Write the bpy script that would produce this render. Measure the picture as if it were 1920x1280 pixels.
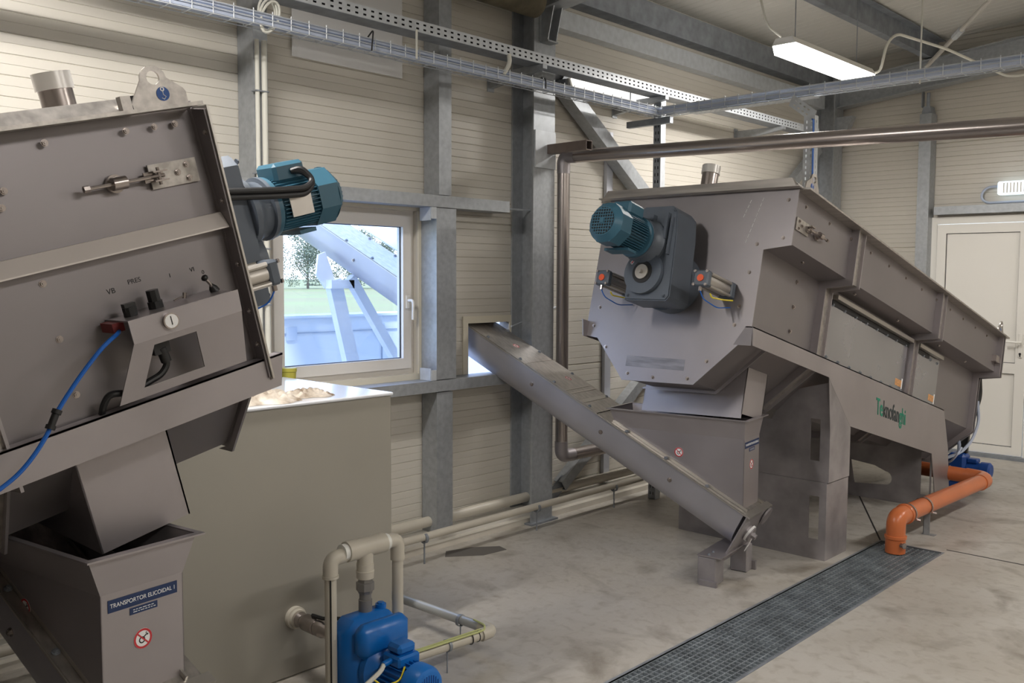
import bpy, math, random
from math import sin, cos, pi, radians, tan
from mathutils import Vector, Matrix
from mathutils.geometry import tessellate_polygon
random.seed(7)
S = bpy.context.scene
COL = S.collection
for o in list(bpy.data.objects): bpy.data.objects.remove(o)

# ---------------------------------------------------------------- camera
YAW, PIT, ROL = .754976638, -.0701505, .0046110
fw = Vector((-sin(YAW)*cos(PIT), cos(YAW)*cos(PIT), sin(PIT)))
rt = Vector((cos(YAW), sin(YAW), 0)); up = rt.cross(fw)
r2 = rt*cos(ROL)+up*sin(ROL); u2 = -rt*sin(ROL)+up*cos(ROL)
cd = bpy.data.cameras.new('camera'); cam = bpy.data.objects.new('camera', cd); COL.objects.link(cam)
cam.matrix_world = Matrix(((r2.x,u2.x,-fw.x,0),(r2.y,u2.y,-fw.y,0),(r2.z,u2.z,-fw.z,1.65),(0,0,0,1)))
cd.sensor_width = 36; cd.sensor_fit = 'HORIZONTAL'; cd.lens = 32.4328; cd.clip_start = .05; cd.clip_end = 600
S.camera = cam

# ---------------------------------------------------------------- world, sun, lights, exposure
S.view_settings.view_transform = 'Standard'; S.view_settings.look = 'None'
S.view_settings.gamma = 1; S.view_settings.use_curve_mapping = False
S.view_settings.exposure = 0.18
w = bpy.data.worlds.new('sky'); S.world = w; w.use_nodes = True
nt = w.node_tree; nt.nodes.clear()
wo = nt.nodes.new('ShaderNodeOutputWorld'); bg = nt.nodes.new('ShaderNodeBackground')
tc = nt.nodes.new('ShaderNodeTexCoord'); sx = nt.nodes.new('ShaderNodeSeparateXYZ')
cr = nt.nodes.new('ShaderNodeValToRGB')
cr.color_ramp.elements[0].position = .0; cr.color_ramp.elements[0].color = (.62,.74,.88,1)
cr.color_ramp.elements[1].position = .28; cr.color_ramp.elements[1].color = (.10,.30,.85,1)
ns = nt.nodes.new('ShaderNodeTexNoise'); ns.inputs['Scale'].default_value = 5; ns.inputs['Detail'].default_value = 6
cr2 = nt.nodes.new('ShaderNodeValToRGB'); cr2.color_ramp.elements[0].position=.46; cr2.color_ramp.elements[1].position=.62
mx = nt.nodes.new('ShaderNodeMixRGB'); mx.inputs['Color2'].default_value = (.85,.9,1,1)
L = nt.links.new
L(tc.outputs['Generated'], sx.inputs[0]); L(sx.outputs['Z'], cr.inputs[0]); L(tc.outputs['Generated'], ns.inputs['Vector'])
L(ns.outputs['Fac'], cr2.inputs[0]); L(cr2.outputs[0], mx.inputs['Fac']); L(cr.outputs[0], mx.inputs['Color1'])
L(mx.outputs[0], bg.inputs[0]); L(bg.outputs[0], wo.inputs[0]); bg.inputs[1].default_value = 4.0

def area(name, loc, size, power, col, rot=(0,0,0), spread=pi):
    d = bpy.data.lights.new(name, 'AREA'); d.shape = 'RECTANGLE'; d.size, d.size_y = size
    d.energy = power; d.color = col; d.spread = spread
    o = bpy.data.objects.new(name, d); o.location = loc; o.rotation_euler = rot; COL.objects.link(o); return o
WARM = (1,.962,.92)
LAMPW = 50
LAMPS = [(-2.98,6.45,3.2),(-2.98,1.15,3.2),(.75,7.6,3.3),(.75,1.7,3.3),(.75,4.6,3.3)]  # the lamp almost above the viewer is added to brighten the near machine
for i,(x,y,z) in enumerate(LAMPS):
    area('lamp_light', (x,y,z-.08), (.12,1.25), LAMPW*(1.0 if x<0 else .8), WARM)
sd = bpy.data.lights.new('daylight_sun','SUN'); sd.energy = 4.0; sd.angle = .15; sd.color=(1,.97,.93)
so = bpy.data.objects.new('daylight_sun', sd); COL.objects.link(so); so.rotation_euler = Vector((-.42,.32,-.85)).to_track_quat('-Z','Y').to_euler()
for loc,sz in (((-4.40,3.17,1.55),(.98,1.02)),((-4.40,4.30,1.18),(.34,.40))):   # daylight portals in the two wall openings
    po = area('daylight_portal', loc, sz, 1, (1,1,1), (0,radians(-90),0)); po.data.cycles.is_portal = True

# ---------------------------------------------------------------- materials
MATS = {}
def mat(name, base, rough=.5, metal=0, noise=0, nscale=8, bump=0, bscale=40, emit=None, estr=0, alpha=None, trans=0, stretch=None, dark=None, spec=None, ior=None):
    if name in MATS: return MATS[name]
    m = bpy.data.materials.new(name); m.use_nodes = True; n = m.node_tree; b = n.nodes['Principled BSDF']
    b.inputs['Base Color'].default_value = (*base,1); b.inputs['Roughness'].default_value = rough; b.inputs['Metallic'].default_value = metal
    if spec is not None: b.inputs['Specular IOR Level'].default_value = spec
    if trans: b.inputs['Transmission Weight'].default_value = trans
    if ior: b.inputs['IOR'].default_value = ior
    if emit: b.inputs['Emission Color'].default_value = (*emit,1); b.inputs['Emission Strength'].default_value = estr
    if alpha is not None: b.inputs['Alpha'].default_value = alpha
    t = n.nodes.new('ShaderNodeTexCoord'); mp = n.nodes.new('ShaderNodeMapping'); n.links.new(t.outputs['Object'], mp.inputs[0])
    if stretch: mp.inputs['Scale'].default_value = stretch
    if noise:
        z = n.nodes.new('ShaderNodeTexNoise'); z.inputs['Scale'].default_value = nscale; z.inputs['Detail'].default_value = 6
        n.links.new(mp.outputs[0], z.inputs['Vector'])
        r = n.nodes.new('ShaderNodeValToRGB'); r.color_ramp.elements[0].position=.3; r.color_ramp.elements[1].position=.7
        d = dark or tuple(c*(1-noise) for c in base)
        r.color_ramp.elements[0].color = (*d,1); r.color_ramp.elements[1].color = (*[min(1,c*(1+noise*.5)) for c in base],1)
        n.links.new(z.outputs['Fac'], r.inputs[0]); n.links.new(r.outputs[0], b.inputs['Base Color'])
        if metal > .3:
            rr = n.nodes.new('ShaderNodeMapRange'); rr.inputs[3].default_value = rough-.07; rr.inputs[4].default_value = rough+.1
            n.links.new(z.outputs['Fac'], rr.inputs[0]); n.links.new(rr.outputs[0], b.inputs['Roughness'])
    if bump:
        z2 = n.nodes.new('ShaderNodeTexNoise'); z2.inputs['Scale'].default_value = bscale; z2.inputs['Detail'].default_value = 4
        n.links.new(mp.outputs[0], z2.inputs['Vector'])
        bp = n.nodes.new('ShaderNodeBump'); bp.inputs['Strength'].default_value = bump; bp.inputs['Distance'].default_value = .004
        n.links.new(z2.outputs['Fac'], bp.inputs['Height']); n.links.new(bp.outputs[0], b.inputs['Normal'])
    MATS[name] = m; return m
STEEL = mat('stainless_steel', (.40,.372,.382), .42, .72, .10, 3.0, .03, 220)
STEELE = mat('end_plate_stainless', (.335,.312,.322), .42, .72, .10, 3.0, .03, 220)
STEELP = mat('pickled_stainless', (.272,.250,.256), .46, .7, .08, 3)
STEELS = mat('stainless_smooth', (.43,.385,.365), .27, .9)
STEELD = mat('stainless_pedestal', (.37,.348,.358), .5, .6, .3, 6, .05, 60)
STEELB = mat('brushed_stainless', (.47,.44,.41), .36, .8, .25, 3, .04, 60, stretch=(1,14,14))
HATCH = mat('polished_stainless', (.43,.43,.46), .24, .85, .12, 2)
GALV = mat('galvanised_steel', (.40,.42,.44), .45, .5, .16, 30, .03, 60)
GALVD = mat('galvanised_dull', (.31,.335,.37), .5, .5, .25, 12, .03, 60)
GALVB = mat('galvanised_bright', (.58,.61,.64), .42, .25, .12, 20)
PANEL = mat('cream_panel', (.60,.568,.505), .38, .0, .04, 2.0)
CEILP = mat('cream_ceiling_panel', (.62,.61,.57), .5, .0, .05, 2.0)
WHITEP = mat('white_pvc', (.80,.78,.73), .3)
WINF = mat('window_pvc', (.78,.75,.71), .3)
TRIM = mat('cream_trim', (.70,.65,.53), .4)
PVC = mat('beige_pipe', (.56,.52,.44), .42, 0, .06, 8)
PVCW = mat('white_collar', (.8,.8,.76), .5)
ORANGE = mat('orange_pipe', (.60,.165,.055), .3, 0, .08, 5)
BLUEP = mat('pump_blue', (.006,.15,.52), .32, 0, .08, 6)
BLUED = mat('pump_dark_blue', (.006,.055,.26), .4)
TEAL = mat('motor_teal', (.040,.125,.185), .38, 0, .08, 8)
GEAR = mat('gearbox_grey', (.105,.125,.155), .4, .1, .1, 8)
BLACK = mat('black_rubber', (.012,.012,.013), .45)
DARK = mat('dark_gap', (.02,.02,.022), .7)
ALU = mat('aluminium', (.56,.53,.49), .36, .85, .05, 10)
NAVY = mat('navy_label', (.008,.028,.10), .4)
WHT = mat('label_white', (.85,.85,.85), .5)
RED = mat('label_red', (.55,.03,.04), .4)
ORL = mat('label_orange', (.72,.36,.14), .5, 0, .4, 90)
BLU = mat('sign_blue', (.01,.08,.33), .4)
GRN = mat('logo_green', (.0,.23,.14), .5)
LGB = mat('logo_dark', (.02,.035,.04), .5)
ORD = mat('cylinder_orange', (.8,.11,.03), .35)
YEL = mat('yellow_wire', (.75,.62,.03), .4)
HOSEB = mat('blue_hose', (.01,.12,.50), .3)
CABW = mat('white_cable', (.68,.67,.60), .5)
CABG = mat('grey_cable', (.47,.53,.66), .35)
TANK = mat('tank_beige', (.34,.32,.275), .42, 0, .05, 2)
GRATE = mat('grating_steel', (.36,.40,.43), .4, .5, .35, 9)
DOORW = mat('door_white', (.82,.80,.75), .35)
TAPE = mat('yellow_green_plastic', (.55,.5,.08), .5)
CLOTH = mat('crumpled_paper', (.66,.60,.52), .6, 0, .6, 16, dark=(.24,.17,.11))
OUTW = mat('outdoor_white', (.68,.72,.76), .5, 0, .04, 3)
OUTS = mat('outdoor_steel', (.74,.76,.80), .45, .1, .1, 4)
LEAF = mat('leaves', (.25,.28,.20), .8, 0, .4, .6)
BARK = mat('bark', (.2,.16,.12), .9)
GRASS = mat('grass', (.21,.235,.09), .9, 0, .45, .12, dark=(.27,.235,.12))
LEDM = mat('lamp_diffuser', (1,1,1), .4, emit=(1,.95,.88), estr=14)
LEDW = mat('wall_lamp_diffuser', (.8,.9,.95), .4, emit=(.75,.9,1), estr=1.1)
GLASSC = mat('clear_sleeve', (.75,.73,.70), .3, .3)
def glass():
    m = bpy.data.materials.new('window_glass'); m.use_nodes = True; n = m.node_tree; n.nodes.clear()
    o = n.nodes.new('ShaderNodeOutputMaterial'); t = n.nodes.new('ShaderNodeBsdfTransparent'); g = n.nodes.new('ShaderNodeBsdfGlossy')
    g.inputs['Roughness'].default_value = .02; t.inputs[0].default_value = (.93,.97,1,1)
    mxs = n.nodes.new('ShaderNodeMixShader'); mxs.inputs[0].default_value = .06
    n.links.new(t.outputs[0], mxs.inputs[1]); n.links.new(g.outputs[0], mxs.inputs[2]); n.links.new(mxs.outputs[0], o.inputs[0]); return m
GLASS = glass()
def sheetm():
    m = bpy.data.materials.new('milky_sheet'); m.use_nodes = True; n = m.node_tree; n.nodes.clear()
    o = n.nodes.new('ShaderNodeOutputMaterial'); t = n.nodes.new('ShaderNodeBsdfTransparent'); g = n.nodes.new('ShaderNodeBsdfDiffuse')
    g.inputs[0].default_value = (.92,.92,.92,1)
    mxs = n.nodes.new('ShaderNodeMixShader'); mxs.inputs[0].default_value = .62
    n.links.new(t.outputs[0], mxs.inputs[1]); n.links.new(g.outputs[0], mxs.inputs[2]); n.links.new(mxs.outputs[0], o.inputs[0]); return m
SHEET = sheetm()
def floorm():
    m = bpy.data.materials.new('concrete_floor'); m.use_nodes = True; n = m.node_tree; b = n.nodes['Principled BSDF']
    t = n.nodes.new('ShaderNodeTexCoord')
    def noise(sc, de=8, w=0):
        z = n.nodes.new('ShaderNodeTexNoise'); z.inputs['Scale'].default_value = sc; z.inputs['Detail'].default_value = de; z.inputs['Distortion'].default_value = w
        n.links.new(t.outputs['Object'], z.inputs['Vector']); return z
    def ramp(z, p0, p1, c0, c1):
        r = n.nodes.new('ShaderNodeValToRGB'); r.color_ramp.elements[0].position=p0; r.color_ramp.elements[1].position=p1
        r.color_ramp.elements[0].color=(*c0,1); r.color_ramp.elements[1].color=(*c1,1); n.links.new(z.outputs['Fac'], r.inputs[0]); return r
    a = ramp(noise(1.1), .35,.68,(.42,.385,.335),(.54,.515,.475))
    s = ramp(noise(2.6,10,.9), .54,.72,(1,1,1),(.50,.47,.43))
    s2 = ramp(noise(16,10,.4), .50,.75,(1.0,1.0,1.0),(.66,.63,.58))
    m1 = n.nodes.new('ShaderNodeMixRGB'); m1.blend_type='MULTIPLY'; m1.inputs[0].default_value=.9
    m2 = n.nodes.new('ShaderNodeMixRGB'); m2.blend_type='MULTIPLY'; m2.inputs[0].default_value=.7
    n.links.new(a.outputs[0], m1.inputs[1]); n.links.new(s.outputs[0], m1.inputs[2])
    n.links.new(m1.outputs[0], m2.inputs[1]); n.links.new(s2.outputs[0], m2.inputs[2]); n.links.new(m2.outputs[0], b.inputs['Base Color'])
    rr = ramp(noise(3.0), .3,.7,(.30,)*3,(.52,)*3); n.links.new(rr.outputs[0], b.inputs['Roughness'])
    bp = n.nodes.new('ShaderNodeBump'); bp.inputs['Strength'].default_value=.25; bp.inputs['Distance'].default_value=.01
    n.links.new(noise(45).outputs['Fac'], bp.inputs['Height']); n.links.new(bp.outputs[0], b.inputs['Normal'])
    return m
FLOOR = floorm()

# ---------------------------------------------------------------- mesh building
class MB:
    def __init__(s, M=None): s.v=[]; s.f=[]; s.M=M or Matrix.Identity(4)
    def add(s, vs, fs):
        o=len(s.v); s.v += [tuple(s.M@Vector(p)) for p in vs]; s.f += [tuple(i+o for i in f) for f in fs]; return s
    def box(s,x0,y0,z0,x1,y1,z1):
        v=[(x,y,z) for z in (z0,z1) for y in (y0,y1) for x in (x0,x1)]
        return s.add(v,[(0,2,3,1),(4,5,7,6),(0,1,5,4),(2,6,7,3),(0,4,6,2),(1,3,7,5)])
    def cbox(s,x0,y0,z0,x1,y1,z1,c=.01):   # box with chamfered edges along all edges
        xs=(x0,x0+c,x1-c,x1); ys=(y0,y0+c,y1-c,y1); zs=(z0,z0+c,z1-c,z1)
        def ring(z,i): # i inset level
            a,b=(0,3) if i==0 else (1,2)
            return [(xs[1],ys[a],z),(xs[2],ys[a],z),(xs[b],ys[1],z),(xs[b],ys[2],z),(xs[2],ys[b],z),(xs[1],ys[b],z),(xs[a],ys[2],z),(xs[a],ys[1],z)]
        V=[]; F=[]
        lv=[(zs[0],1),(zs[1],0),(zs[2],0),(zs[3],1)]
        for z,i in lv: V+=ring(z,i)
        for k in range(3):
            for j in range(8): F.append((k*8+j,k*8+(j+1)%8,(k+1)*8+(j+1)%8,(k+1)*8+j))
        F.append(tuple(range(7,-1,-1))); F.append(tuple(range(24,32)))
        return s.add(V,F)
    def prism(s, pts, ax, a, b, holes=()):
        def mk(p,q):
            return {'x':(q,p[0],p[1]),'y':(p[0],q,p[1]),'z':(p[0],p[1],q)}[ax]
        loops=[list(pts)]+[list(h) for h in holes]
        flat=[p for l in loops for p in l]; n=len(flat)
        tri=tessellate_polygon([[Vector((p[0],p[1],0)) for p in l] for l in loops])
        V=[mk(p,a) for p in flat]+[mk(p,b) for p in flat]; F=[]
        if not holes: F=[tuple(range(n)),tuple(range(2*n-1,n-1,-1))]
        else:
            for t in tri: F.append(tuple(t)); F.append(tuple(i+n for i in reversed(t)))
        o=0
        for l in loops:
            m=len(l)
            for i in range(m): j=(i+1)%m; F.append((o+i,o+j,o+j+n,o+i+n))
            o+=m
        return s.add(V,F)
    def cyl(s,p,q,r,r2=None,n=20,cap=True):
        p=Vector(p);q=Vector(q);r2=r if r2 is None else r2; d=(q-p).normalized()
        a=d.orthogonal().normalized(); b=d.cross(a); V=[];F=[]
        for c,rr in((p,r),(q,r2)):
            for i in range(n): t=2*pi*i/n; V.append(tuple(c+a*rr*cos(t)+b*rr*sin(t)))
        for i in range(n): F.append((i,(i+1)%n,(i+1)%n+n,i+n))
        if cap: F.append(tuple(range(n-1,-1,-1))); F.append(tuple(range(n,2*n)))
        return s.add(V,F)
    def lathe(s,p,d,prof,n=24):   # prof: (distance along d, radius)
        p=Vector(p);d=Vector(d).normalized();a=d.orthogonal().normalized();b=d.cross(a);V=[];F=[]
        for (h,r) in prof:
            for i in range(n): t=2*pi*i/n; V.append(tuple(p+d*h+a*r*cos(t)+b*r*sin(t)))
        for k in range(len(prof)-1):
            for i in range(n): F.append((k*n+i,k*n+(i+1)%n,(k+1)*n+(i+1)%n,(k+1)*n+i))
        F.append(tuple(range(n-1,-1,-1))); F.append(tuple(range((len(prof)-1)*n,len(prof)*n)))
        return s.add(V,F)
    def tube(s,pts,r,n=10,rad=None):    # rad: corner radius, rounds corners
        P=[Vector(p) for p in pts]
        if rad:
            Q=[P[0]]
            for i in range(1,len(P)-1):
                a=(P[i-1]-P[i]); b=(P[i+1]-P[i]); k=min(rad,a.length*.49,b.length*.49); a.normalize(); b.normalize()
                A=P[i]+a*k; B=P[i]+b*k
                for j in range(7): t=j/6; Q.append(A*(1-t)**2+P[i]*2*t*(1-t)+B*t*t)
            Q.append(P[-1]); P=Q
        up=None; V=[];F=[]; m=len(P)
        for i in range(m):
            d=(P[min(i+1,m-1)]-P[max(i-1,0)]).normalized()
            if up is None: up=d.orthogonal().normalized()
            up=(up-d*up.dot(d)).normalized(); b=d.cross(up)
            for k in range(n): t=2*pi*k/n; V.append(tuple(P[i]+up*r*cos(t)+b*r*sin(t)))
        for i in range(m-1):
            for k in range(n): F.append((i*n+k,i*n+(k+1)%n,(i+1)*n+(k+1)%n,(i+1)*n+k))
        F.append(tuple(range(n-1,-1,-1))); F.append(tuple(range((m-1)*n,m*n)))
        return s.add(V,F)
    def ring(s,c,d,r0,r1,h,n=28):
        return s.lathe_open(c,d,[(0,r0),(h,r0),(h,r1),(0,r1),(0,r0)],n)
    def lathe_open(s,p,d,prof,n=24):
        p=Vector(p);d=Vector(d).normalized();a=d.orthogonal().normalized();b=d.cross(a);V=[];F=[]
        for (h,r) in prof:
            for i in range(n): t=2*pi*i/n; V.append(tuple(p+d*h+a*r*cos(t)+b*r*sin(t)))
        for k in range(len(prof)-1):
            for i in range(n): F.append((k*n+i,k*n+(i+1)%n,(k+1)*n+(i+1)%n,(k+1)*n+i))
        return s.add(V,F)
    def mesh(s,name,m,smooth=35):
        me=bpy.data.meshes.new(name); me.from_pydata(s.v,[],s.f); me.materials.append(m)
        import bmesh
        b=bmesh.new(); b.from_mesh(me); bmesh.ops.recalc_face_normals(b,faces=b.faces); b.to_mesh(me); b.free()
        for p in me.polygons: p.use_smooth=True
        me.set_sharp_from_angle(angle=radians(smooth)); me.update(); return me
    def build(s,name,m,parent=None,label=None,cat=None,group=None,kind=None,smooth=35):
        if parent is None and not s.M==Matrix.Identity(4): pass
        o=bpy.data.objects.new(name,s.mesh(name,m,smooth)); COL.objects.link(o)
        if parent: o.parent=parent
        return tag(o,label,cat,group,kind)
def tag(o,label=None,cat=None,group=None,kind=None):
    if label: o['label']=label
    if cat: o['category']=cat
    if group: o['group']=group
    if kind: o['kind']=kind
    return o
def thing(name,label,cat,loc=(0,0,0),rz=0,group=None):
    o=bpy.data.objects.new(name,None); COL.objects.link(o); o.location=loc; o.rotation_euler=(0,0,rz); o.empty_display_size=.1
    return tag(o,label,cat,group)
def copy_tree(o,parent=None):
    c=o.copy(); COL.objects.link(c); c.parent=parent
    for ch in [k for k in bpy.data.objects if k.parent==o and k!=c]: copy_tree(ch,c)
    return c
def struct(mb,name,m): return mb.build(name,m,kind='structure')
_bolt={}
def bolts(parent,lst,r=.009,m=None,name='bolt'):
    m=m or STEELS
    key=(r,m.name)
    if key not in _bolt:
        b=MB(); b.cyl((0,0,0),(0,0,r*.25),r*1.35,n=12); b.cyl((0,0,r*.25),(0,0,r*.9),r,n=6); b.cyl((0,0,r*.9),(0,0,r*1.2),r*.5,n=8)
        _bolt[key]=b.mesh('bolt',m)
    for p,d in lst:
        o=bpy.data.objects.new(name,_bolt[key]); COL.objects.link(o); o.parent=parent
        o.matrix_local=Matrix.Translation(Vector(p))@Vector(d).to_track_quat('Z','Y').to_matrix().to_4x4()
def text(s,size,M,m,name,parent,depth=.0012,bold=0,shear=0,align='CENTER',sx=1):
    c=bpy.data.curves.new(name,'FONT'); c.body=s; c.size=size; c.extrude=depth; c.align_x=align; c.align_y='CENTER'; c.offset=bold; c.shear=shear
    o=bpy.data.objects.new(name,c); COL.objects.link(o)
    dg=bpy.context.evaluated_depsgraph_get(); me=bpy.data.meshes.new_from_object(o.evaluated_get(dg)); bpy.data.objects.remove(o)
    me.transform(M@Matrix.Diagonal((sx,1,1,1))); me.materials.clear(); me.materials.append(m); me.name=name
    o=bpy.data.objects.new(name,me); COL.objects.link(o); o.parent=parent; return o
def frame(o,ex,ey,flip=False):   # text frame: ex = reading direction, ey = up
    ex=Vector(ex).normalized(); ey=Vector(ey).normalized(); ez=ex.cross(ey)*(-1 if flip else 1)
    return Matrix(((ex.x,ey.x,ez.x,o[0]),(ex.y,ey.y,ez.y,o[1]),(ex.z,ey.z,ez.z,o[2]),(0,0,0,1)))
def warn(parent,F,r):   # round prohibition sticker: white disc, red ring and bar, dark spanner
    d=MB(F).cyl((0,0,0),(0,0,.001),r).build('warning_sticker',WHT,parent,'round white and red prohibition sticker')
    MB(F).ring((0,0,.0012),(0,0,1),r*.78,r*.98,.0006).build('ring',RED,d)
    k=MB(F@Matrix.Rotation(radians(-45),4,'Z')); k.box(-r*.8,-r*.07,.0012,r*.8,r*.07,.002); k.build('slash',RED,d)
    g=MB(F); g.ring((-r*.1,-r*.12,.0012),(0,0,1),r*.22,r*.34,.0004,16)
    g2=MB(F@Matrix.Translation((r*.1,r*.12,0))@Matrix.Rotation(radians(35),4,'Z')); g2.box(-.2*r,-.06*r,.0012,.42*r,.06*r,.0016); g2.box(.36*r,-.16*r,.0012,.5*r,.0,.0016); g2.box(.36*r,.1*r,.0012,.5*r,.2*r,.0016)
    g.v+=g2.v; g.f+=[tuple(i+len(g.v)-len(g2.v) for i in f) for f in g2.f]
    g.build('pictogram',BLACK,d)

# ================================================================ SETTING
WX=-4.25; GY=9.25; XR=3.2; YB=-4.2
ceilz=lambda x: 3.79+.085*(x+4.25)
# floor with the drain channel let into it
DX0,DX1,DY=-2.215,-1.852,5.76
f=MB()
f.box(WX-.1,YB,-.15,DX0,GY+.1,0); f.box(DX1,YB,-.15,XR,GY+.1,0); f.box(DX0,DY,-.15,DX1,GY+.1,0)
f.box(DX0,YB,-.35,DX1,DY,-.13)
struct(f,'floor',FLOOR)
j=MB()
# saw-cut joints
j.box(DX1,5.84,.0,XR,5.852,.001)
j2=MB(Matrix.Translation((-2.215,5.75,0))@Matrix.Rotation(radians(118.5),4,'Z')); j2.box(0,-.005,0,1.35,.005,.001)
j.v+=j2.v; j.f+=[tuple(i+8 for i in q) for q in j2.f]
struct(j,'trim_1',DARK)
# angle-iron edges of the channel
e=MB(); e.box(DX0-.012,YB,-.03,DX0,DY,.002); e.box(DX1,YB,-.03,DX1+.012,DY,.002); e.box(DX0-.012,DY,-.03,DX1+.012,DY+.012,.002)
struct(e,'trim_2',GALVD)

def ribwall(a0,a1,z0,z1,opens,axis,c,sgn,step=.0445,topf=None):
    """horizontal micro-ribbed sandwich panel: real shallow grooves; opens=(a0,a1,z0,z1)"""
    m=MB(); zs=[z0]; k=0
    prof=[]
    z=z0
    while z<z1-1e-6:
        g=.007 if k%2==0 else .004; d=.0045 if k%2==0 else .0022
        if k%22==21: g,d=.012,.010
        zt=min(z+step,z1)
        prof+= [(z,0),(max(z,zt-g),0),(zt-g*.5,-d),(zt,0)]
        z=zt;k+=1
    ex=sorted(set([z1]+[o[2] for o in opens]+[o[3] for o in opens]))
    segs=[]
    def off(zz):
        for i in range(len(prof)-1):
            if prof[i][0]<=zz<=prof[i+1][0] and prof[i+1][0]>prof[i][0]:
                t=(zz-prof[i][0])/(prof[i+1][0]-prof[i][0]); return prof[i][1]*(1-t)+prof[i+1][1]*t
        return 0
    pp=sorted(set(prof+[(q,off(q)) for q in ex]))
    for i in range(len(pp)-1):
        (za,da),(zb,db)=pp[i],pp[i+1]
        if zb-za<1e-6: continue
        zm=(za+zb)/2; iv=[(a0,a1)]
        for o in opens:
            if o[2]<zm<o[3]:
                nv=[]
                for (p,q) in iv:
                    if o[0]>p: nv.append((p,min(q,o[0])))
                    if o[1]<q: nv.append((max(p,o[1]),q))
                iv=[x for x in nv if x[1]>x[0]]
        for p,q in iv:
            ca,cb=c+sgn*da,c+sgn*db
            if axis=='x': V=[(ca,p,za),(ca,q,za),(cb,q,zb),(cb,p,zb)]
            else: V=[(p,ca,za),(q,ca,za),(q,cb,zb),(p,cb,zb)]
            m.add(V,[(0,1,2,3)])
    # outer skin gives the panel its thickness
    t=-sgn*.1
    ys=sorted(set([a0,a1]+[v for o in opens for v in o[:2]])); zz=sorted(set([z0,z1]+[v for o in opens for v in o[2:]]))
    for i in range(len(ys)-1):
        for k in range(len(zz)-1):
            ym=(ys[i]+ys[i+1])/2; zm=(zz[k]+zz[k+1])/2
            if any(o[0]<ym<o[1] and o[2]<zm<o[3] for o in opens): continue
            p,q,r_,s_=ys[i],ys[i+1],zz[k],zz[k+1]; cc=c+t
            V=[(cc,p,r_),(cc,q,r_),(cc,q,s_),(cc,p,s_)] if axis=='x' else [(p,cc,r_),(q,cc,r_),(q,cc,s_),(p,cc,s_)]
            m.add(V,[(0,1,2,3)])
    for o in opens:
        for (A,B) in (((o[0],o[2]),(o[1],o[2])),((o[1],o[2]),(o[1],o[3])),((o[1],o[3]),(o[0],o[3])),((o[0],o[3]),(o[0],o[2]))):
            V=[(c,A[0],A[1]),(c,B[0],B[1]),(c+t,B[0],B[1]),(c+t,A[0],A[1])] if axis=='x' else [(A[0],c,A[1]),(B[0],c,B[1]),(B[0],c+t,B[1]),(A[0],c+t,A[1])]
            m.add(V,[(0,1,2,3)])
    return m
WIN=(2.66,3.68,1.06,2.04); HOL=(4.10,4.50,1.01,1.35)
struct(ribwall(YB,GY+.1,.04,3.95,[WIN,HOL],'x',WX,1),'wall_left',PANEL)
DOOR=(-3.20,-2.02,0,2.24)
struct(ribwall(WX,XR,0,4.6,[(-3.19,-2.22,-.01,2.23)],'y',GY,-1),'wall_back',PANEL)
struct(MB().box(XR,YB,0,XR+.1,GY+.1,4.6),'wall_right',PANEL)
struct(MB().box(WX-.1,YB-.1,0,XR+.1,YB,4.6),'wall_front',PANEL)
# ceiling: shallow ribbed roof panels running up the slope
c=MB(); y=YB-.1
while y<GY+.1:
    x0,x1=WX-.1,XR+.1; z0,z1=ceilz(x0),ceilz(x1)
    y1=y+.1
    for (a,b,da,db) in ((y,y+.088,0,0),(y+.088,y+.094,0,.005),(y+.094,y1,.005,0)):
        c.add([(x0,a,z0+da),(x1,a,z1+da),(x1,b,z1+db),(x0,b,z0+db)],[(0,1,2,3)])
    y=y1
c.add([(x0,YB-.1,z0+.1),(x1,YB-.1,z1+.1),(x1,GY+.1,z1+.1),(x0,GY+.1,z0+.1)],[(0,1,2,3)])
struct(c,'ceiling',CEILP)
# kerb and base flashing along the window wall
k=MB(); k.box(WX-.1,YB,0,-4.085,GY,.038); struct(k,'baseboard_left',mat('kerb_paint',(.60,.56,.49),.5,0,.15,4))
k=MB(); k.box(WX,YB,.038,-4.13,GY,.085); struct(k,'baseboard_flashing',WHITEP)
k=MB(); k.box(WX,GY-.03,0,-3.2,GY,.08); k.box(-2.2,GY-.03,0,XR,GY,.08); struct(k,'baseboard_back',TRIM)

# window: cream reveal, frame, opening sash, pane, handle
wr=thing('window_1',None,None); wr['kind']='structure'
y0,y1,z0,z1=WIN
MB().prism([(y0-.05,z0-.045),(y1+.06,z0-.045),(y1+.06,z1+.02),(y0-.05,z1+.02)],'x',WX-.0,WX+.012,[[(y0,z0),(y1,z0),(y1,z1),(y0,z1)]]).build('window_trim',TRIM,wr)
MB().prism([(y0,z0),(y1,z0),(y1,z1),(y0,z1)],'x',WX-.1,WX-.04,[[(y0+.05,z0+.05),(y1-.05,z0+.05),(y1-.05,z1-.05),(y0+.05,z1-.05)]]).build('window_frame',WINF,wr)
a,b,c0,d=y0+.035,y1-.035,z0+.035,z1-.035; gw=.062
sash=MB().prism([(a,c0),(b,c0),(b,d),(a,d)],'x',WX-.075,WX-.018,[[(a+gw,c0+gw),(b-gw,c0+gw),(b-gw,d-gw),(a+gw,d-gw)]]).build('sash',WINF,wr)
gk=MB(); gk.prism([(a+gw-.004,c0+gw-.004),(b-gw+.004,c0+gw-.004),(b-gw+.004,d-gw+.004),(a+gw-.004,d-gw+.004)],'x',WX-.05,WX-.040,[[(a+gw+.004,c0+gw+.004),(b-gw-.004,c0+gw+.004),(b-gw-.004,d-gw-.004),(a+gw+.004,d-gw-.004)]])
gk.build('gasket',BLACK,sash)
MB().box(WX-.052,a+gw-.003,c0+gw-.003,WX-.046,b-gw+.003,d-gw+.003).build('pane',GLASS,wr)
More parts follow.
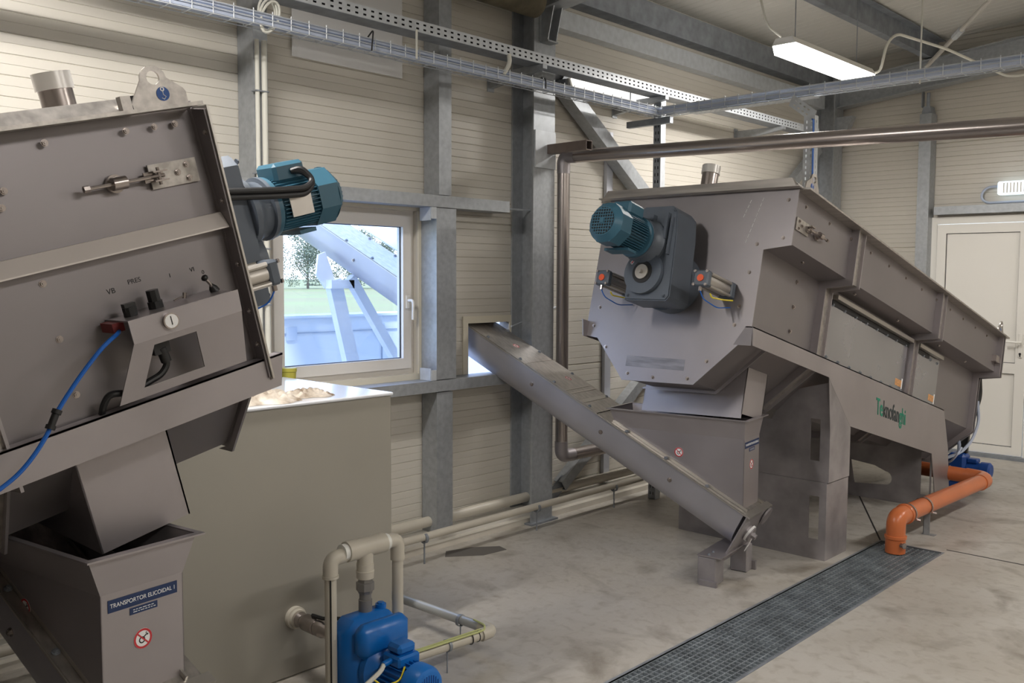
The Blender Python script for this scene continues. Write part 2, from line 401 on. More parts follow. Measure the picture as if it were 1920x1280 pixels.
h=MB(); h.cbox(WX-.018,b-.047,1.455,WX-.006,b-.017,1.535,.004); h.tube([(WX-.01,b-.032,1.505),(WX+.03,b-.032,1.505),(WX+.04,b-.032,1.49),(WX+.035,b-.03,1.39)],.009,8,.012); h.build('window_handle',WHITEP,sash)
# hole trim
MB().prism([(4.055,.975),(4.505,.975),(4.505,1.395),(4.055,1.395)],'x',WX,WX+.008,[[(4.10,1.01),(4.485,1.01),(4.485,1.35),(4.10,1.35)]]).build('trim_3',TRIM,kind='structure')

# door
dr=thing('door_1',None,None); dr['kind']='structure'
F=MB().prism([(-3.19,0),(-2.22,0),(-2.22,2.23),(-3.19,2.23)],'y',GY-.045,GY+.03,[[(-3.11,.035),(-2.30,.035),(-2.30,2.165),(-3.11,2.165)]]).build('door_frame',DOORW,dr)
Lf=MB(); Lf.prism([(-3.105,.04),(-2.305,.04),(-2.305,2.16),(-3.105,2.16)],'y',GY-.055,GY+.0,[[(-3.025,.115),(-2.39,.115),(-2.39,.79),(-3.025,.79)],[(-3.025,.885),(-2.39,.885),(-2.39,2.075),(-3.025,2.075)]])
leaf=Lf.build('door_leaf',DOORW,dr)
for zz in ((.115,.79),(.885,2.075)):
    MB().box(-3.025,GY-.035,zz[0],-2.39,GY-.015,zz[1]).build('door_panel',DOORW,leaf)
    MB().prism([(-3.025,zz[0]),(-2.39,zz[0]),(-2.39,zz[1]),(-3.025,zz[1])],'y',GY-.040,GY-.034,[[(-3.02,zz[0]+.005),(-2.395,zz[0]+.005),(-2.395,zz[1]-.005),(-3.02,zz[1]-.005)]]).build('gasket',DARK,leaf)
h=MB(); h.cbox(-2.365,GY-.068,.94,-2.33,GY-.055,1.16,.004); h.tube([(-2.347,GY-.06,1.08),(-2.347,GY-.11,1.08),(-2.37,GY-.115,1.08),(-2.48,GY-.11,1.085)],.009,8,.015); h.build('door_handle',WHITEP,leaf)
h=MB(); h.cyl((-2.347,GY-.0685,.975),(-2.347,GY-.075,.975),.010); h.box(-2.352,GY-.074,.95,-2.342,GY-.068,.975); h.build('keyhole',BLACK,leaf)
h=MB(); h.box(-3.19,GY-.09,0,-2.22,GY-.045,.03); h.build('threshold',GALVD,dr)

# ================================================================ STEEL FRAME OF THE HALL
def hcol(y0,y1,label,x0=-4.248,x1=-4.05,z1=3.75,tf=.012):
    t=thing('steel_column',label,'steel column',((x0+x1)/2,(y0+y1)/2,0)); yc=(y1-y0)/2; xc=(x1-x0)/2
    m=MB(); m.box(xc-tf,-yc,0,xc,yc,z1); m.box(-xc,-yc,0,-xc+tf,yc,z1); m.box(-xc+tf,-.005,0,xc-tf,.005,z1); m.build('column_profile',GALV,t)
    p=MB(); p.box(-xc+.02,-yc-.03,0,xc+.03,yc+.03,.012); p.build('base_plate',GALVD,t)
    return t
c1=hcol(4.50,4.71,'galvanised steel H-column standing between the window bay and the braced bay')
g=MB(); g.box(.1,-.06,3.17,.106,.06,3.42); g.prism([(.1,3.17),(.16,3.17),(.22,3.42),(.1,3.42)],'y',-.045,-.037); g.prism([(.1,3.17),(.16,3.17),(.22,3.42),(.1,3.42)],'y',.037,.045); g.box(.1,-.05,3.16,.17,.05,3.17); g.build('haunch_bracket',GALV,c1)
g=MB(); g.box(.1,-.1,2.36,.112,.1,2.60); g.build('bolted_plate',GALVB,c1)
c2=hcol(8.97,9.17,'galvanised steel H-column in the corner where both walls meet',z1=3.78)
g=MB(); g.prism([(.1,2.98),(.14,2.98),(.26,3.25),(.1,3.25)],'y',-.045,.045); g.build('haunch_bracket',GALV,c2)
hcol(-.1,.1,'galvanised steel H-column on the window wall left of the picture') if False else None

def cpost(x0,x1,y0,y1,z0,z1,label,open_side=-1):
    # C-section, web toward the room, flanges back to the wall, lips
    m=MB(); t=.004
    m.box(x1-t,y0,z0,x1,y1,z1); m.box(x0,y0,z0,x1-t,y0+t,z1); m.box(x0,y1-t,z0,x1-t,y1,z1)
    m.box(x0,y0+t,z0,x0+t,y0+.02,z1); m.box(x0,y1-.02,z0,x0+t,y1-t,z1)
    return m.build('wall_post',GALV,None,label,'steel post')
cpost(-4.245,-4.10,2.49,2.57,.085,3.5,'galvanised steel wall post left of the window, carrying white conduits')
cpost(-4.245,-4.11,3.73,3.83,2.135,3.5,'galvanised steel wall post right of the window, above the upper rail')
cpost(-4.245,-4.10,3.70,3.86,1.03,2.055,'galvanised steel wall post between window and wall opening')
cpost(-4.245,-4.11,3.71,3.84,.085,.95,'galvanised steel wall post under the lower rail')
def girt(x0,x1,y0,y1,z0,z1,label,m=GALV,name='wall_rail'):
    b=MB(); t=.004; b.box(x1-t,y0,z0,x1,y1,z1); b.box(x0,y0,z1-t,x1-t,y1,z1); b.box(x0,y0,z0,x1-t,y1,z0+t); b.box(x0,y0,z0+t,x0+t,y1,z0+.02); b.box(x0,y0,z1-.02,x0+t,y1,z1-t)
    return b.build(name,m,None,label,'steel rail')
girt(-4.245,-4.10,.2,4.33,2.06,2.13,'horizontal galvanised rail above the window')
girt(-4.245,-4.10,.2,4.36,.957,1.025,'horizontal galvanised rail below the window')
girt(-4.245,-4.15,4.72,8.96,3.335,3.46,'upper galvanised wall rail of the braced bay, just under the eave beam',GALVB)
girt(-4.245,-4.12,-1,9.2,3.53,3.72,'deep galvanised eave beam along the top of the window wall',GALVD,'eave_beam')
for y,lab in ((3.69,'small galvanised cleat joining post and upper rail by the window'),):
    b=MB(); b.box(-4.105,y-.03,1.99,-4.10,y+.01,2.058); b.box(-4.20,y-.034,1.98,-4.105,y-.029,2.058); b.build('rail_cleat',GALVB,None,lab,'bracket')
b=MB(); b.box(-4.105,3.66,1.027,-4.10,3.699,1.09); b.box(-4.20,3.655,1.027,-4.105,3.66,1.10); b.build('rail_cleat',GALVB,None,'small galvanised cleat joining post and lower rail by the window','bracket')
MB().cyl((-4.17,4.33,2.09),(-4.17,4.60,2.09),.007).build('tie_bolt',GALVB,None,'long threaded bolt between upper rail end and steel column','bolt')
# braces
def brace(p,q,label,wd=.085):
    p=Vector(p);q=Vector(q);d=(q-p).normalized(); n=Vector((1,0,0)); u=n.cross(d).normalized()
    M=Matrix(((n.x,d.x,u.x,p.x),(n.y,d.y,u.y,p.y),(n.z,d.z,u.z,p.z),(0,0,0,1))); l=(q-p).length
    t=thing('diagonal_brace',label,'steel brace',(0,0,0))
    m=MB(M); h=wd/2; tt=.006
    m.box(-h,0,-h,h,l,-h+tt); m.box(h-tt,0,-h+tt,h,l,h); m.box(-h,0,h-tt,h-tt,l,h)
    m.build('brace_profile',GALV,t); g=MB(M); g.box(-.004,-.12,-.05,.004,.06,.05); g.box(-.004,l-.06,-.05,.004,l+.12,.05); g.build('gusset_plate',GALVD,t); return t
brace((-4.16,4.86,2.99),(-4.16,8.85,.2),'diagonal galvanised brace dropping from the top of the column behind the pipe',.10)
brace((-4.16,8.85,2.93),(-4.16,4.92,.18),'diagonal galvanised brace rising from the column foot behind the low pipe bend',.08)
# roof: rafters, purlins
def rafter(y0,y1,xa,xb,zb,label):
    m=MB(); t=.01; yc=(y0+y1)/2
    zl=lambda x: zb+.1*(x+4.12)
    def bar(d0,d1,a,b):
        m.add([(xa,a,zl(xa)+d0),(xb,a,zl(xb)+d0),(xb,b,zl(xb)+d0),(xa,b,zl(xa)+d0),(xa,a,zl(xa)+d1),(xb,a,zl(xb)+d1),(xb,b,zl(xb)+d1),(xa,b,zl(xa)+d1)],[(0,3,2,1),(4,5,6,7),(0,1,5,4),(1,2,6,5),(2,3,7,6),(3,0,4,7)])
    bar(0,t,y0,y1); bar(.25,.26,y0,y1); bar(t,.25,yc-.004,yc+.004)
    return m.build('roof_rafter',GALV,None,label,'roof beam')
rafter(4.53,4.68,-4.05,2.5,3.36,'galvanised roof rafter leaving the top of the middle column')
rafter(9.0,9.15,-4.05,2.5,3.33,'galvanised roof rafter along the end wall above the door')
for i,(x,lab) in enumerate(((-3.16,'galvanised roof purlin just left of the hanging lamp'),(-2.02,'galvanised roof purlin nearest the top right corner'),(-.85,'galvanised roof purlin over the right of the hall'))):
    m=MB(); zt=ceilz(x)-.012; zb=zt-.17
    m.box(x-.003,-4,zb,x+.003,9.2,zt); m.box(x-.07,-4,zb,x-.003,9.2,zb+.005); m.box(x+.003,-4,zt-.005,x+.07,9.2,zt)
    m.build('roof_purlin',GALVD,None,lab,'roof purlin','purlins under the ceiling')
# gable post with hanging-end, door lintel rail
t=thing('end_wall_post','galvanised post on the end wall left of the door','steel post',(-3.215,9.17,0))
m=MB(); m.box(-.055,-.075,0,.055,-.069,3.2); m.box(-.055,-.069,0,-.049,.07,3.2); m.box(.049,-.069,0,.055,.07,3.2); m.build('post_profile',GALV,t)
m=MB(); m.prism([(-.045,3.2),(.045,3.2),(.03,3.27),(-.03,3.27)],'y',-.06,.06); m.build('post_cap',GALVD,t)
m=MB(); m.cyl((0,-.02,3.27),(0,-.02,3.40),.016); m.box(-.06,-.03,3.27,-.052,.03,3.42); m.build('hanger',GALVD,t)
girt(-3.12,-.9,9.15,9.245,2.25,2.325,'horizontal galvanised rail above the door') if False else None
m=MB(); m.box(-3.12,9.12,2.25,-.9,9.125,2.325); m.box(-3.12,9.125,2.32,-.9,9.245,2.325); m.box(-3.12,9.125,2.25,-.9,9.245,2.255); m.build('wall_rail',GALV,None,'horizontal galvanised rail above the white door','steel rail')
# milky plastic sheet high on the wall
MB().cbox(-4.235,2.80,2.80,-4.225,3.55,3.55,.004).build('plastic_sheet',SHEET,None,'milky translucent plastic sheet fixed high on the ribbed wall above the window','plastic sheet')
# dark rolled duct in the eave corner
MB().cyl((-4.0,3.86,3.38),(-4.0,4.46,3.38),.09,n=28).build('insulated_duct',mat('brown_insulation',(.13,.11,.07),.9,0,.4,8,.3,30),None,'brown insulated duct end beside the top of the steel column','duct')

# ================================================================ CABLE TRAYS
def perf(mb,p0,ux,uy,length,width,rows,pitch,hw,hh,th=.0015,start=.02):
    """perforated strip as real sheet with slots: p0 origin, ux along, uy across"""
    ux=Vector(ux).normalized();uy=Vector(uy).normalized();p0=Vector(p0);un=ux.cross(uy)
    ys=[0]
    rh=[ (r*width) for r in rows]
    n=int((length-start*2)/pitch)
    def q(a0,a1,b0,b1):
        V=[p0+ux*a0+uy*b0,p0+ux*a1+uy*b0,p0+ux*a1+uy*b1,p0+ux*a0+uy*b1]; V+= [v+un*th for v in V]
        mb.add([tuple(v) for v in V],[(0,3,2,1),(4,5,6,7),(0,1,5,4),(1,2,6,5),(2,3,7,6),(3,0,4,7)])
    edges=[0]
    for c in rh: edges+=[c-hh/2,c+hh/2]
    edges.append(width)
    for i in range(0,len(edges),2): q(0,length,edges[i],edges[i+1])
    for c in rh:
        a=0
        for k in range(n):
            h0=start+k*pitch+(pitch-hw)/2; q(a,h0,c-hh/2,c+hh/2); a=h0+hw
        q(a,length,c-hh/2,c+hh/2)
t=thing('perforated_cable_tray','long perforated galvanised cable tray running along the window wall under the roof','cable tray',(0,0,0))
TY0,TY1,TX0,TX1,TZ,TH=1.6,8.1,-3.92,-3.8,2.945,.06
m=MB(); perf(m,(TX1,TY0,TZ),(0,1,0),(0,0,1),TY1-TY0,TH,(.28,.70),.05,.020,.010); m.build('side_rail',GALVB,t)
m=MB(); perf(m,(TX0,TY0,TZ),(0,1,0),(0,0,1),TY1-TY0,TH,(.28,.70),.05,.020,.010); m.build('side_rail',GALVB,t)
m=MB(); m.box(TX0,TY0,TZ-.0015,TX1,TY1,TZ); m.build('tray_bottom',GALVD,t)
for k in range(5): MB().cyl((TX1-.014-.022*k,TY0+.05,TZ+.013),(TX1-.014-.022*k,TY1-.4,TZ+.013),.0105,n=8).build('dark_filler',BLACK,t,'black filler rod darkening the tray holes')  # black rods added inside the tray so its holes look dark
MB().cyl((TX1-.012,TY0+.05,TZ+.054),(TX1-.012,TY1-.4,TZ+.054),.0085,n=8).build('dark_filler',BLACK,t,'black filler rod darkening the tray holes')
for k in range(3): MB().cyl((TX1-.014-.026*k,TY0+.05,TZ+.036),(TX1-.014-.026*k,TY1-.4,TZ+.036),.012,n=8).build('dark_filler',BLACK,t,'black filler rod darkening the tray holes')
for y,lab in ((4.30,'cantilever bracket holding the perforated tray beside the steel column'),(5.62,'cantilever bracket holding the perforated tray at the slotted upright'),(7.40,'cantilever bracket holding the far end of the perforated tray')):
    b=MB(); b.prism([(-4.245,TZ-.09),(-4.24,TZ-.09),(-3.78,TZ-.03),(-3.78,TZ-.003),(-4.245,TZ-.003)],'y',y-.02,y+.02); b.box(-4.249,y-.03,TZ-.11,-4.243,y+.03,TZ+.02)
    b.build('tray_bracket',GALV,None,lab,'bracket','cable tray brackets')
# wire mesh tray A along the wall, tray B crossing the hall
def mesh_tray(name,label,p0,p1,wv,width,depth):
    t=thing(name,label,'wire cable tray',(0,0,0)); p0=Vector(p0);p1=Vector(p1);d=(p1-p0); l=d.length; d.normalize(); wv=Vector(wv); r=.0028
    m=MB(); z=Vector((0,0,1))
    for off,h in ((0,depth),(width,depth),(0,0),(width,0),(width*.5,0),(0,depth*.5),(width,depth*.5)):
        a=p0+wv*off+z*h; m.cyl(a,a+d*l,r,n=6)
    m.build('long_wire',GALVB,t)
    m=MB(); k=0
    while k*.1<l:
        a=p0+d*(k*.1+.02); m.tube([a+z*(depth+.012),a,a+wv*width,a+wv*width+z*(depth+.012)],r,6); k+=1
    m.build('cross_wires',GALVB,t,kind='stuff'); return t
mesh_tray('wire_cable_tray','wire mesh cable tray running along the window wall with a grey cable bundle',(-3.90,1.0,2.80),(-3.90,5.56,2.80),(1,0,0),.09,.055)
mesh_tray('wire_cable_tray','wire mesh cable tray crossing the hall over the far machine',(-3.90,5.56,2.80),(1.8,5.56,2.80),(0,1,0),.09,.055)
def bundle(pts,label):
    t=thing('cable_bundle',label,'cables'); 
    for k,(a,b,r) in enumerate(((-.018,.018,.019),(.022,.016,.018),(0,.044,.016),(.026,.046,.013))):
        P=[Vector(p)+Vector((a,a,b)) for p in pts]
        MB().tube(P,r,8,.05).build('cable',CABG,t)
    return t
bundle([(-3.86,1.0,2.806),(-3.86,5.60,2.806)],'bundle of blue-grey cables lying in the wire tray along the window wall')
bundle([(-3.80,5.60,2.806),(1.8,5.60,2.806)],'bundle of blue-grey cables lying in the wire tray over the far machine')
# slotted uprights
t=thing('slotted_upright','tall slotted galvanised upright carrying both cable trays behind the far machine','steel upright',(0,0,0))
m=MB(); perf(m,(-3.92,5.66,0.0),(0,0,1),(1,0,0),2.93,.06,(.3,.7),.05,.022,.009,.002); m.build('slotted_face',GALVD,t)
MB().box(-3.917,5.69,0,-3.86,5.695,2.93).build('slot_shade',DARK,t)  # dark strip added behind the slots to stand for the shade inside
m=MB(); m.box(-3.86,5.66,0,-3.856,5.72,2.93); m.box(-3.92,5.664,0,-3.917,5.72,2.93); m.build('flange',GALVB,t)
MB().box(-4.12,5.60,2.745,-3.74,5.64,2.79).build('tray_trapeze',GALVD,None,'short slotted support arm under the bend of the wire trays','bracket')
m=MB(); m.box(-4.247,5.50,.1,-4.218,5.57,2.72); m.build('cable_duct',mat('pale_duct',(.58,.60,.66),.35,.3),None,'pale vertical cable duct on the wall left of the slotted upright','cable duct')
MB().cyl((-3.89,5.33,2.94),(-3.89,5.33,2.80),.004,n=8).build('threaded_rod',GALVD,None,'short threaded rod linking perforated tray to wire tray','rod')
MB().cyl((-2.02,5.60,2.78),(-2.02,5.60,ceilz(-2.02)-.01),.005,n=8).build('threaded_rod',CABW,None,'long threaded rod hanging the wire tray from the ceiling right of the lamp','rod')
# perforated branch dropping to the far machine
t=thing('vertical_cable_tray','perforated tray branch dropping from the wire tray to the far machine','cable tray',(0,0,0))
m=MB(); perf(m,(-2.80,5.53,2.74),(.17,0,-.13),(.25,.25,.9),.20,.075,(.3,.7),.035,.016,.008); m.build('sloped_piece',GALVB,t)
m=MB(); perf(m,(-2.62,5.52,2.66),(0,0,-1),(-1,.1,0),.74,.075,(.28,.72),.035,.018,.009); perf(m,(-2.62,5.52,2.66),(0,0,-1),(0,1,0),.74,.05,(.5,),.035,.018,.009); perf(m,(-2.695,5.53,2.66),(0,0,-1),(0,1,0),.74,.05,(.5,),.035,.018,.009); m.build('drop_piece',GALVB,t)
m=MB(); m.tube([(-2.68,5.56,2.66),(-2.625,5.515,2.63),(-2.622,5.512,2.5),(-2.622,5.515,2.1)],.006,8); m.build('blue_cable',HOSEB,t,'blue cable')
m=MB(); perf(m,(-3.55,5.545,2.785),(1,0,0),(0,1,0),.9,.1,(.25,.75),.04,.02,.01); m.build('support_strip',GALV,t)
# long white box light fitting under the perforated tray
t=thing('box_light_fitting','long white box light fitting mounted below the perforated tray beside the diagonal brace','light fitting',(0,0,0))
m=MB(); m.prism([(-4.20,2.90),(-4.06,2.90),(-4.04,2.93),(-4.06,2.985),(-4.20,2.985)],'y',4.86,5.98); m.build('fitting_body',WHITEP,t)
m=MB(); m.prism([(-4.059,2.987),(-4.037,2.931),(-4.033,2.931),(-4.055,2.989)],'y',4.88,5.96); m.build('glow_face',mat('glow_white',(.9,.9,.9),.4,emit=(1,.97,.93),estr=1.0),t)  # weak glow stands in for lamp light on the white face
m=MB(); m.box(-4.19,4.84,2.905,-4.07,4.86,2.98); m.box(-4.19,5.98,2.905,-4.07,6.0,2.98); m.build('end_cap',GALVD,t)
# cable loops, conduits
m=MB()
for k in range(3):
    P=[]; 
    for i in range(21): a=2*pi*i/20; P.append((-3.86+.014*k,2.42+.045*cos(a)+.012*sin(a)*k,2.87+.075*sin(a)-.01*k))
    m.tube(P,.006,6)
m.build('cable_coil',CABW,None,'small coil of white cable hanging off the tray above the wall post','cable coil')
for x,y,lab in ((-4.065,2.49,'left thin white conduit clipped to the wall post beside the window'),(-4.065,2.53,'right thin white conduit clipped to the wall post beside the window')):
    t=thing('conduit',lab,'conduit'); m=MB(); m.cyl((x,y,.1),(x,y,2.80),.011 if y<2.5 else .014,n=12); m.build('conduit_tube',CABW,t)
    for z in (1.5,1.78,2.15,2.55):
        MB().box(x-.03,y-.017,z,x+.016,y+.017,z+.006).build('clip',GALVD,t)
MB().tube([(-3.80,4.0,2.95),(-3.79,4.0,2.90),(-3.83,3.99,2.84)],.013,10,.04).build('white_hose',CABW,None,'short white corrugated hose between the perforated tray and wire tray','hose')
MB().cyl((-3.79,3.28,2.95),(-3.79,3.28,2.80),.006,n=8).build('threaded_rod',CABW,None,'short pale rod between the two trays near the right wall post','rod')
m=MB(); m.tube([(-3.79,4.32,2.80),(-3.80,4.33,2.86),(-3.86,4.35,2.88),(-3.9,4.36,2.83)],.004,6,.02); m.build('cable_tie',BLACK,None,'black cable tie end sticking up from the wire tray near the steel column','cable tie')
m=MB(); m.tube([(-3.79,2.98,2.79),(-3.80,3.0,2.90),(-3.84,2.99,2.86)],.004,6,.02); m.build('cable_tie',BLACK,None,'black cable tie end sticking up from the wire tray above the window','cable tie')

# ================================================================ LAMPS
def lamp(x,y,z,label):
    t=thing('hanging_lamp',label,'lamp',(x,y,z))
    m=MB(); m.prism([(-.085,.0),(-.06,.045),(.06,.045),(.085,.0)],'y',-.66,.66); m.build('lamp_housing',WHITEP,t)
    m=MB(); P=[(-.085,-.0),(-.07,-.06),(.07,-.06),(.085,-.0)]; m.prism(P,'y',-.65,.65); m.build('lamp_diffuser',LEDM,t)
    zc=ceilz(x)-z
    for yy in (-.5,.5):
        r=MB(); r.cyl((0,yy,.045),(0,yy,zc),.0035,n=6); r.box(-.02,yy-.02,zc-.015,.02,yy+.02,zc); r.build('hanger_wire',GALVD,t)
    return t
lamp(*LAMPS[0],'lit linear lamp hanging from the ceiling over the far machine')
for q,l_ in zip(LAMPS[1:],('lit linear lamp hanging above the near machine, outside the picture','lit linear lamp hanging nearest the door wall, outside the picture','added linear lamp hanging unseen almost above the viewer, brightening the near machine','lit linear lamp hanging beside the far machine, outside the picture at the right')): lamp(*q,l_)
bpy.data.objects
m=MB(); x,y,z=-2.98,7.1,3.2
m.tube([(x,y+.0,z+.03),(x+.08,y+.1,z+.02),(x+.12,y+.12,z+.25),(x+.16,y+.2,z+.33),(x+.35,y+.75,z+.28),(x+.62,8.55,z+.13),(x+1.0,8.9,z+.22),(x+2.4,9.0,z+.50)],.011,8,.10)
m.build('lamp_cable',CABW,None,'slack white cable looping from the hanging lamp across to the roof beam','cable')
m=MB(); m.tube([(-2.98,5.75,3.24),(-3.03,5.65,3.30),(-3.06,5.6,3.5),(-3.06,5.6,3.85)],.007,8,.05); m.build('lamp_cable',CABW,None,'short white cable dropping from the ceiling to the near end of the lamp','cable')
TR0,TR1=Vector((-3.02,8.5,3.50)),Vector((-1.95,7.2,3.80))
m=MB(); m.cyl(TR0,TR1,.018,n=10); m.build('tie_rod',mat('pale_rod',(.5,.48,.44),.5,.2),None,'pale diagonal roof tie rod crossing above the wire tray','rod')
m=MB(); m.cyl(TR0+(TR1-TR0)*.36,TR0+(TR1-TR0)*.44,.028,n=10); m.build('turnbuckle',GALVB,None,'small turnbuckle sleeve on the diagonal roof tie rod','turnbuckle')
# wall lamp over door
t=thing('wall_lamp','ribbed clear wall lamp above the door with cable loop','lamp',(-2.2,9.2,2.47))
m=MB(); m.cbox(-.39,-.03,-.06,.4,.045,.06,.012); m.build('lamp_body',LEDW,t)
m=MB()
for k in range(26): m.box(-.34+k*.028,-.034,-.045,-.328+k*.028,-.03,.045)
m.build('ribs',WHITEP,t,kind='stuff')
MB().tube([(-2.59,9.20,2.49),(-2.68,9.21,2.49),(-2.73,9.21,2.44),(-2.73,9.21,2.38),(-2.68,9.21,2.345),(-2.3,9.21,2.345),(-1.5,9.21,2.345)],.011,8,.05).build('lamp_cable',CABG,None,'grey cable looping out of the wall lamp above the door','cable')

# ================================================================ STAINLESS PIPE
t=thing('stainless_pipe','long polished stainless pipe crossing the hall and bending down beside the steel column','pipe',(0,0,0))
px,py=-4.035,4.785
m=MB(); m.tube([(px+.10,py,2.447),(2.2,py,2.245)],.043,24); m.build('horizontal_run',STEELS,t)
m=MB(); m.tube([(px,py,2.34),(px,py,2.455),(px+.11,py,2.447)],.045,24,.14); m.build('upper_elbow',STEEL,t)
m=MB(); m.tube([(px,py,2.345),(px,py,.52)],.043,24); m.build('vertical_run',STEELS,t)
m=MB(); m.tube([(px,py,.53),(px,py,.425),(px,py+.12,.423)],.045,24,.12); m.build('lower_elbow',STEEL,t)
m=MB(); m.tube([(px,py+.11,.423),(px,py+1.6,.41)],.043,24); m.build('low_run',STEELS,t)
t=thing('pipe_bracket','brown square-tube arm on the steel column holding the stainless pipe','bracket',(0,0,0))
m=MB(); m.prism([(4.62,2.455),(4.68,2.455),(4.68,2.515),(4.62,2.515)],'x',-4.05,-3.71,[[(4.624,2.459),(4.676,2.459),(4.676,2.511),(4.624,2.511)]]); m.build('square_tube',mat('brown_steel',(.20,.16,.14),.4,.5,.2,12),t)
m=MB(); m.box(-3.715,4.624,2.459,-3.712,4.676,2.511) if False else None
m.box(-4.05,4.55,2.38,-4.042,4.70,2.58); m.build('wall_plate',GALVB,t)

# ================================================================ WALL PIPES (beige PVC along the floor)
def pvc(name,label,pts,r,rad=.03,sleeves=()):
    t=thing(name,label,'pipe'); MB().tube(pts,r,14,rad).build('pipe_run',PVC,t)
    for p,q in sleeves: MB().cyl(p,q,r*1.28,n=18).build('sleeve',PVC,t)
    return t
t=pvc('floor_pipe','beige plastic pipe along the foot of the window wall, on thin stands',[(-3.93,-1.0,.145),(-3.93,5.9,.165)],.023,None,[((-3.93,y,.145),(-3.93,y+.06,.145)) for y in (2.9,)])
for y in (1.0,2.2,3.45,4.42,5.25): 
    s=MB(); s.cyl((-3.93,y,0),(-3.93,y,.14),.005,n=8); s.ring((-3.93,y-.01,.15),(0,1,0),.024,.030,.02); s.build('pipe_stand',GALVD,t)
struct(MB().cyl((-4.185,-1,.150),(-4.185,8.9,.150),.032,n=18),'wall_pipe',PVC)  # beige pipe along the foot of the wall, kept with the structure
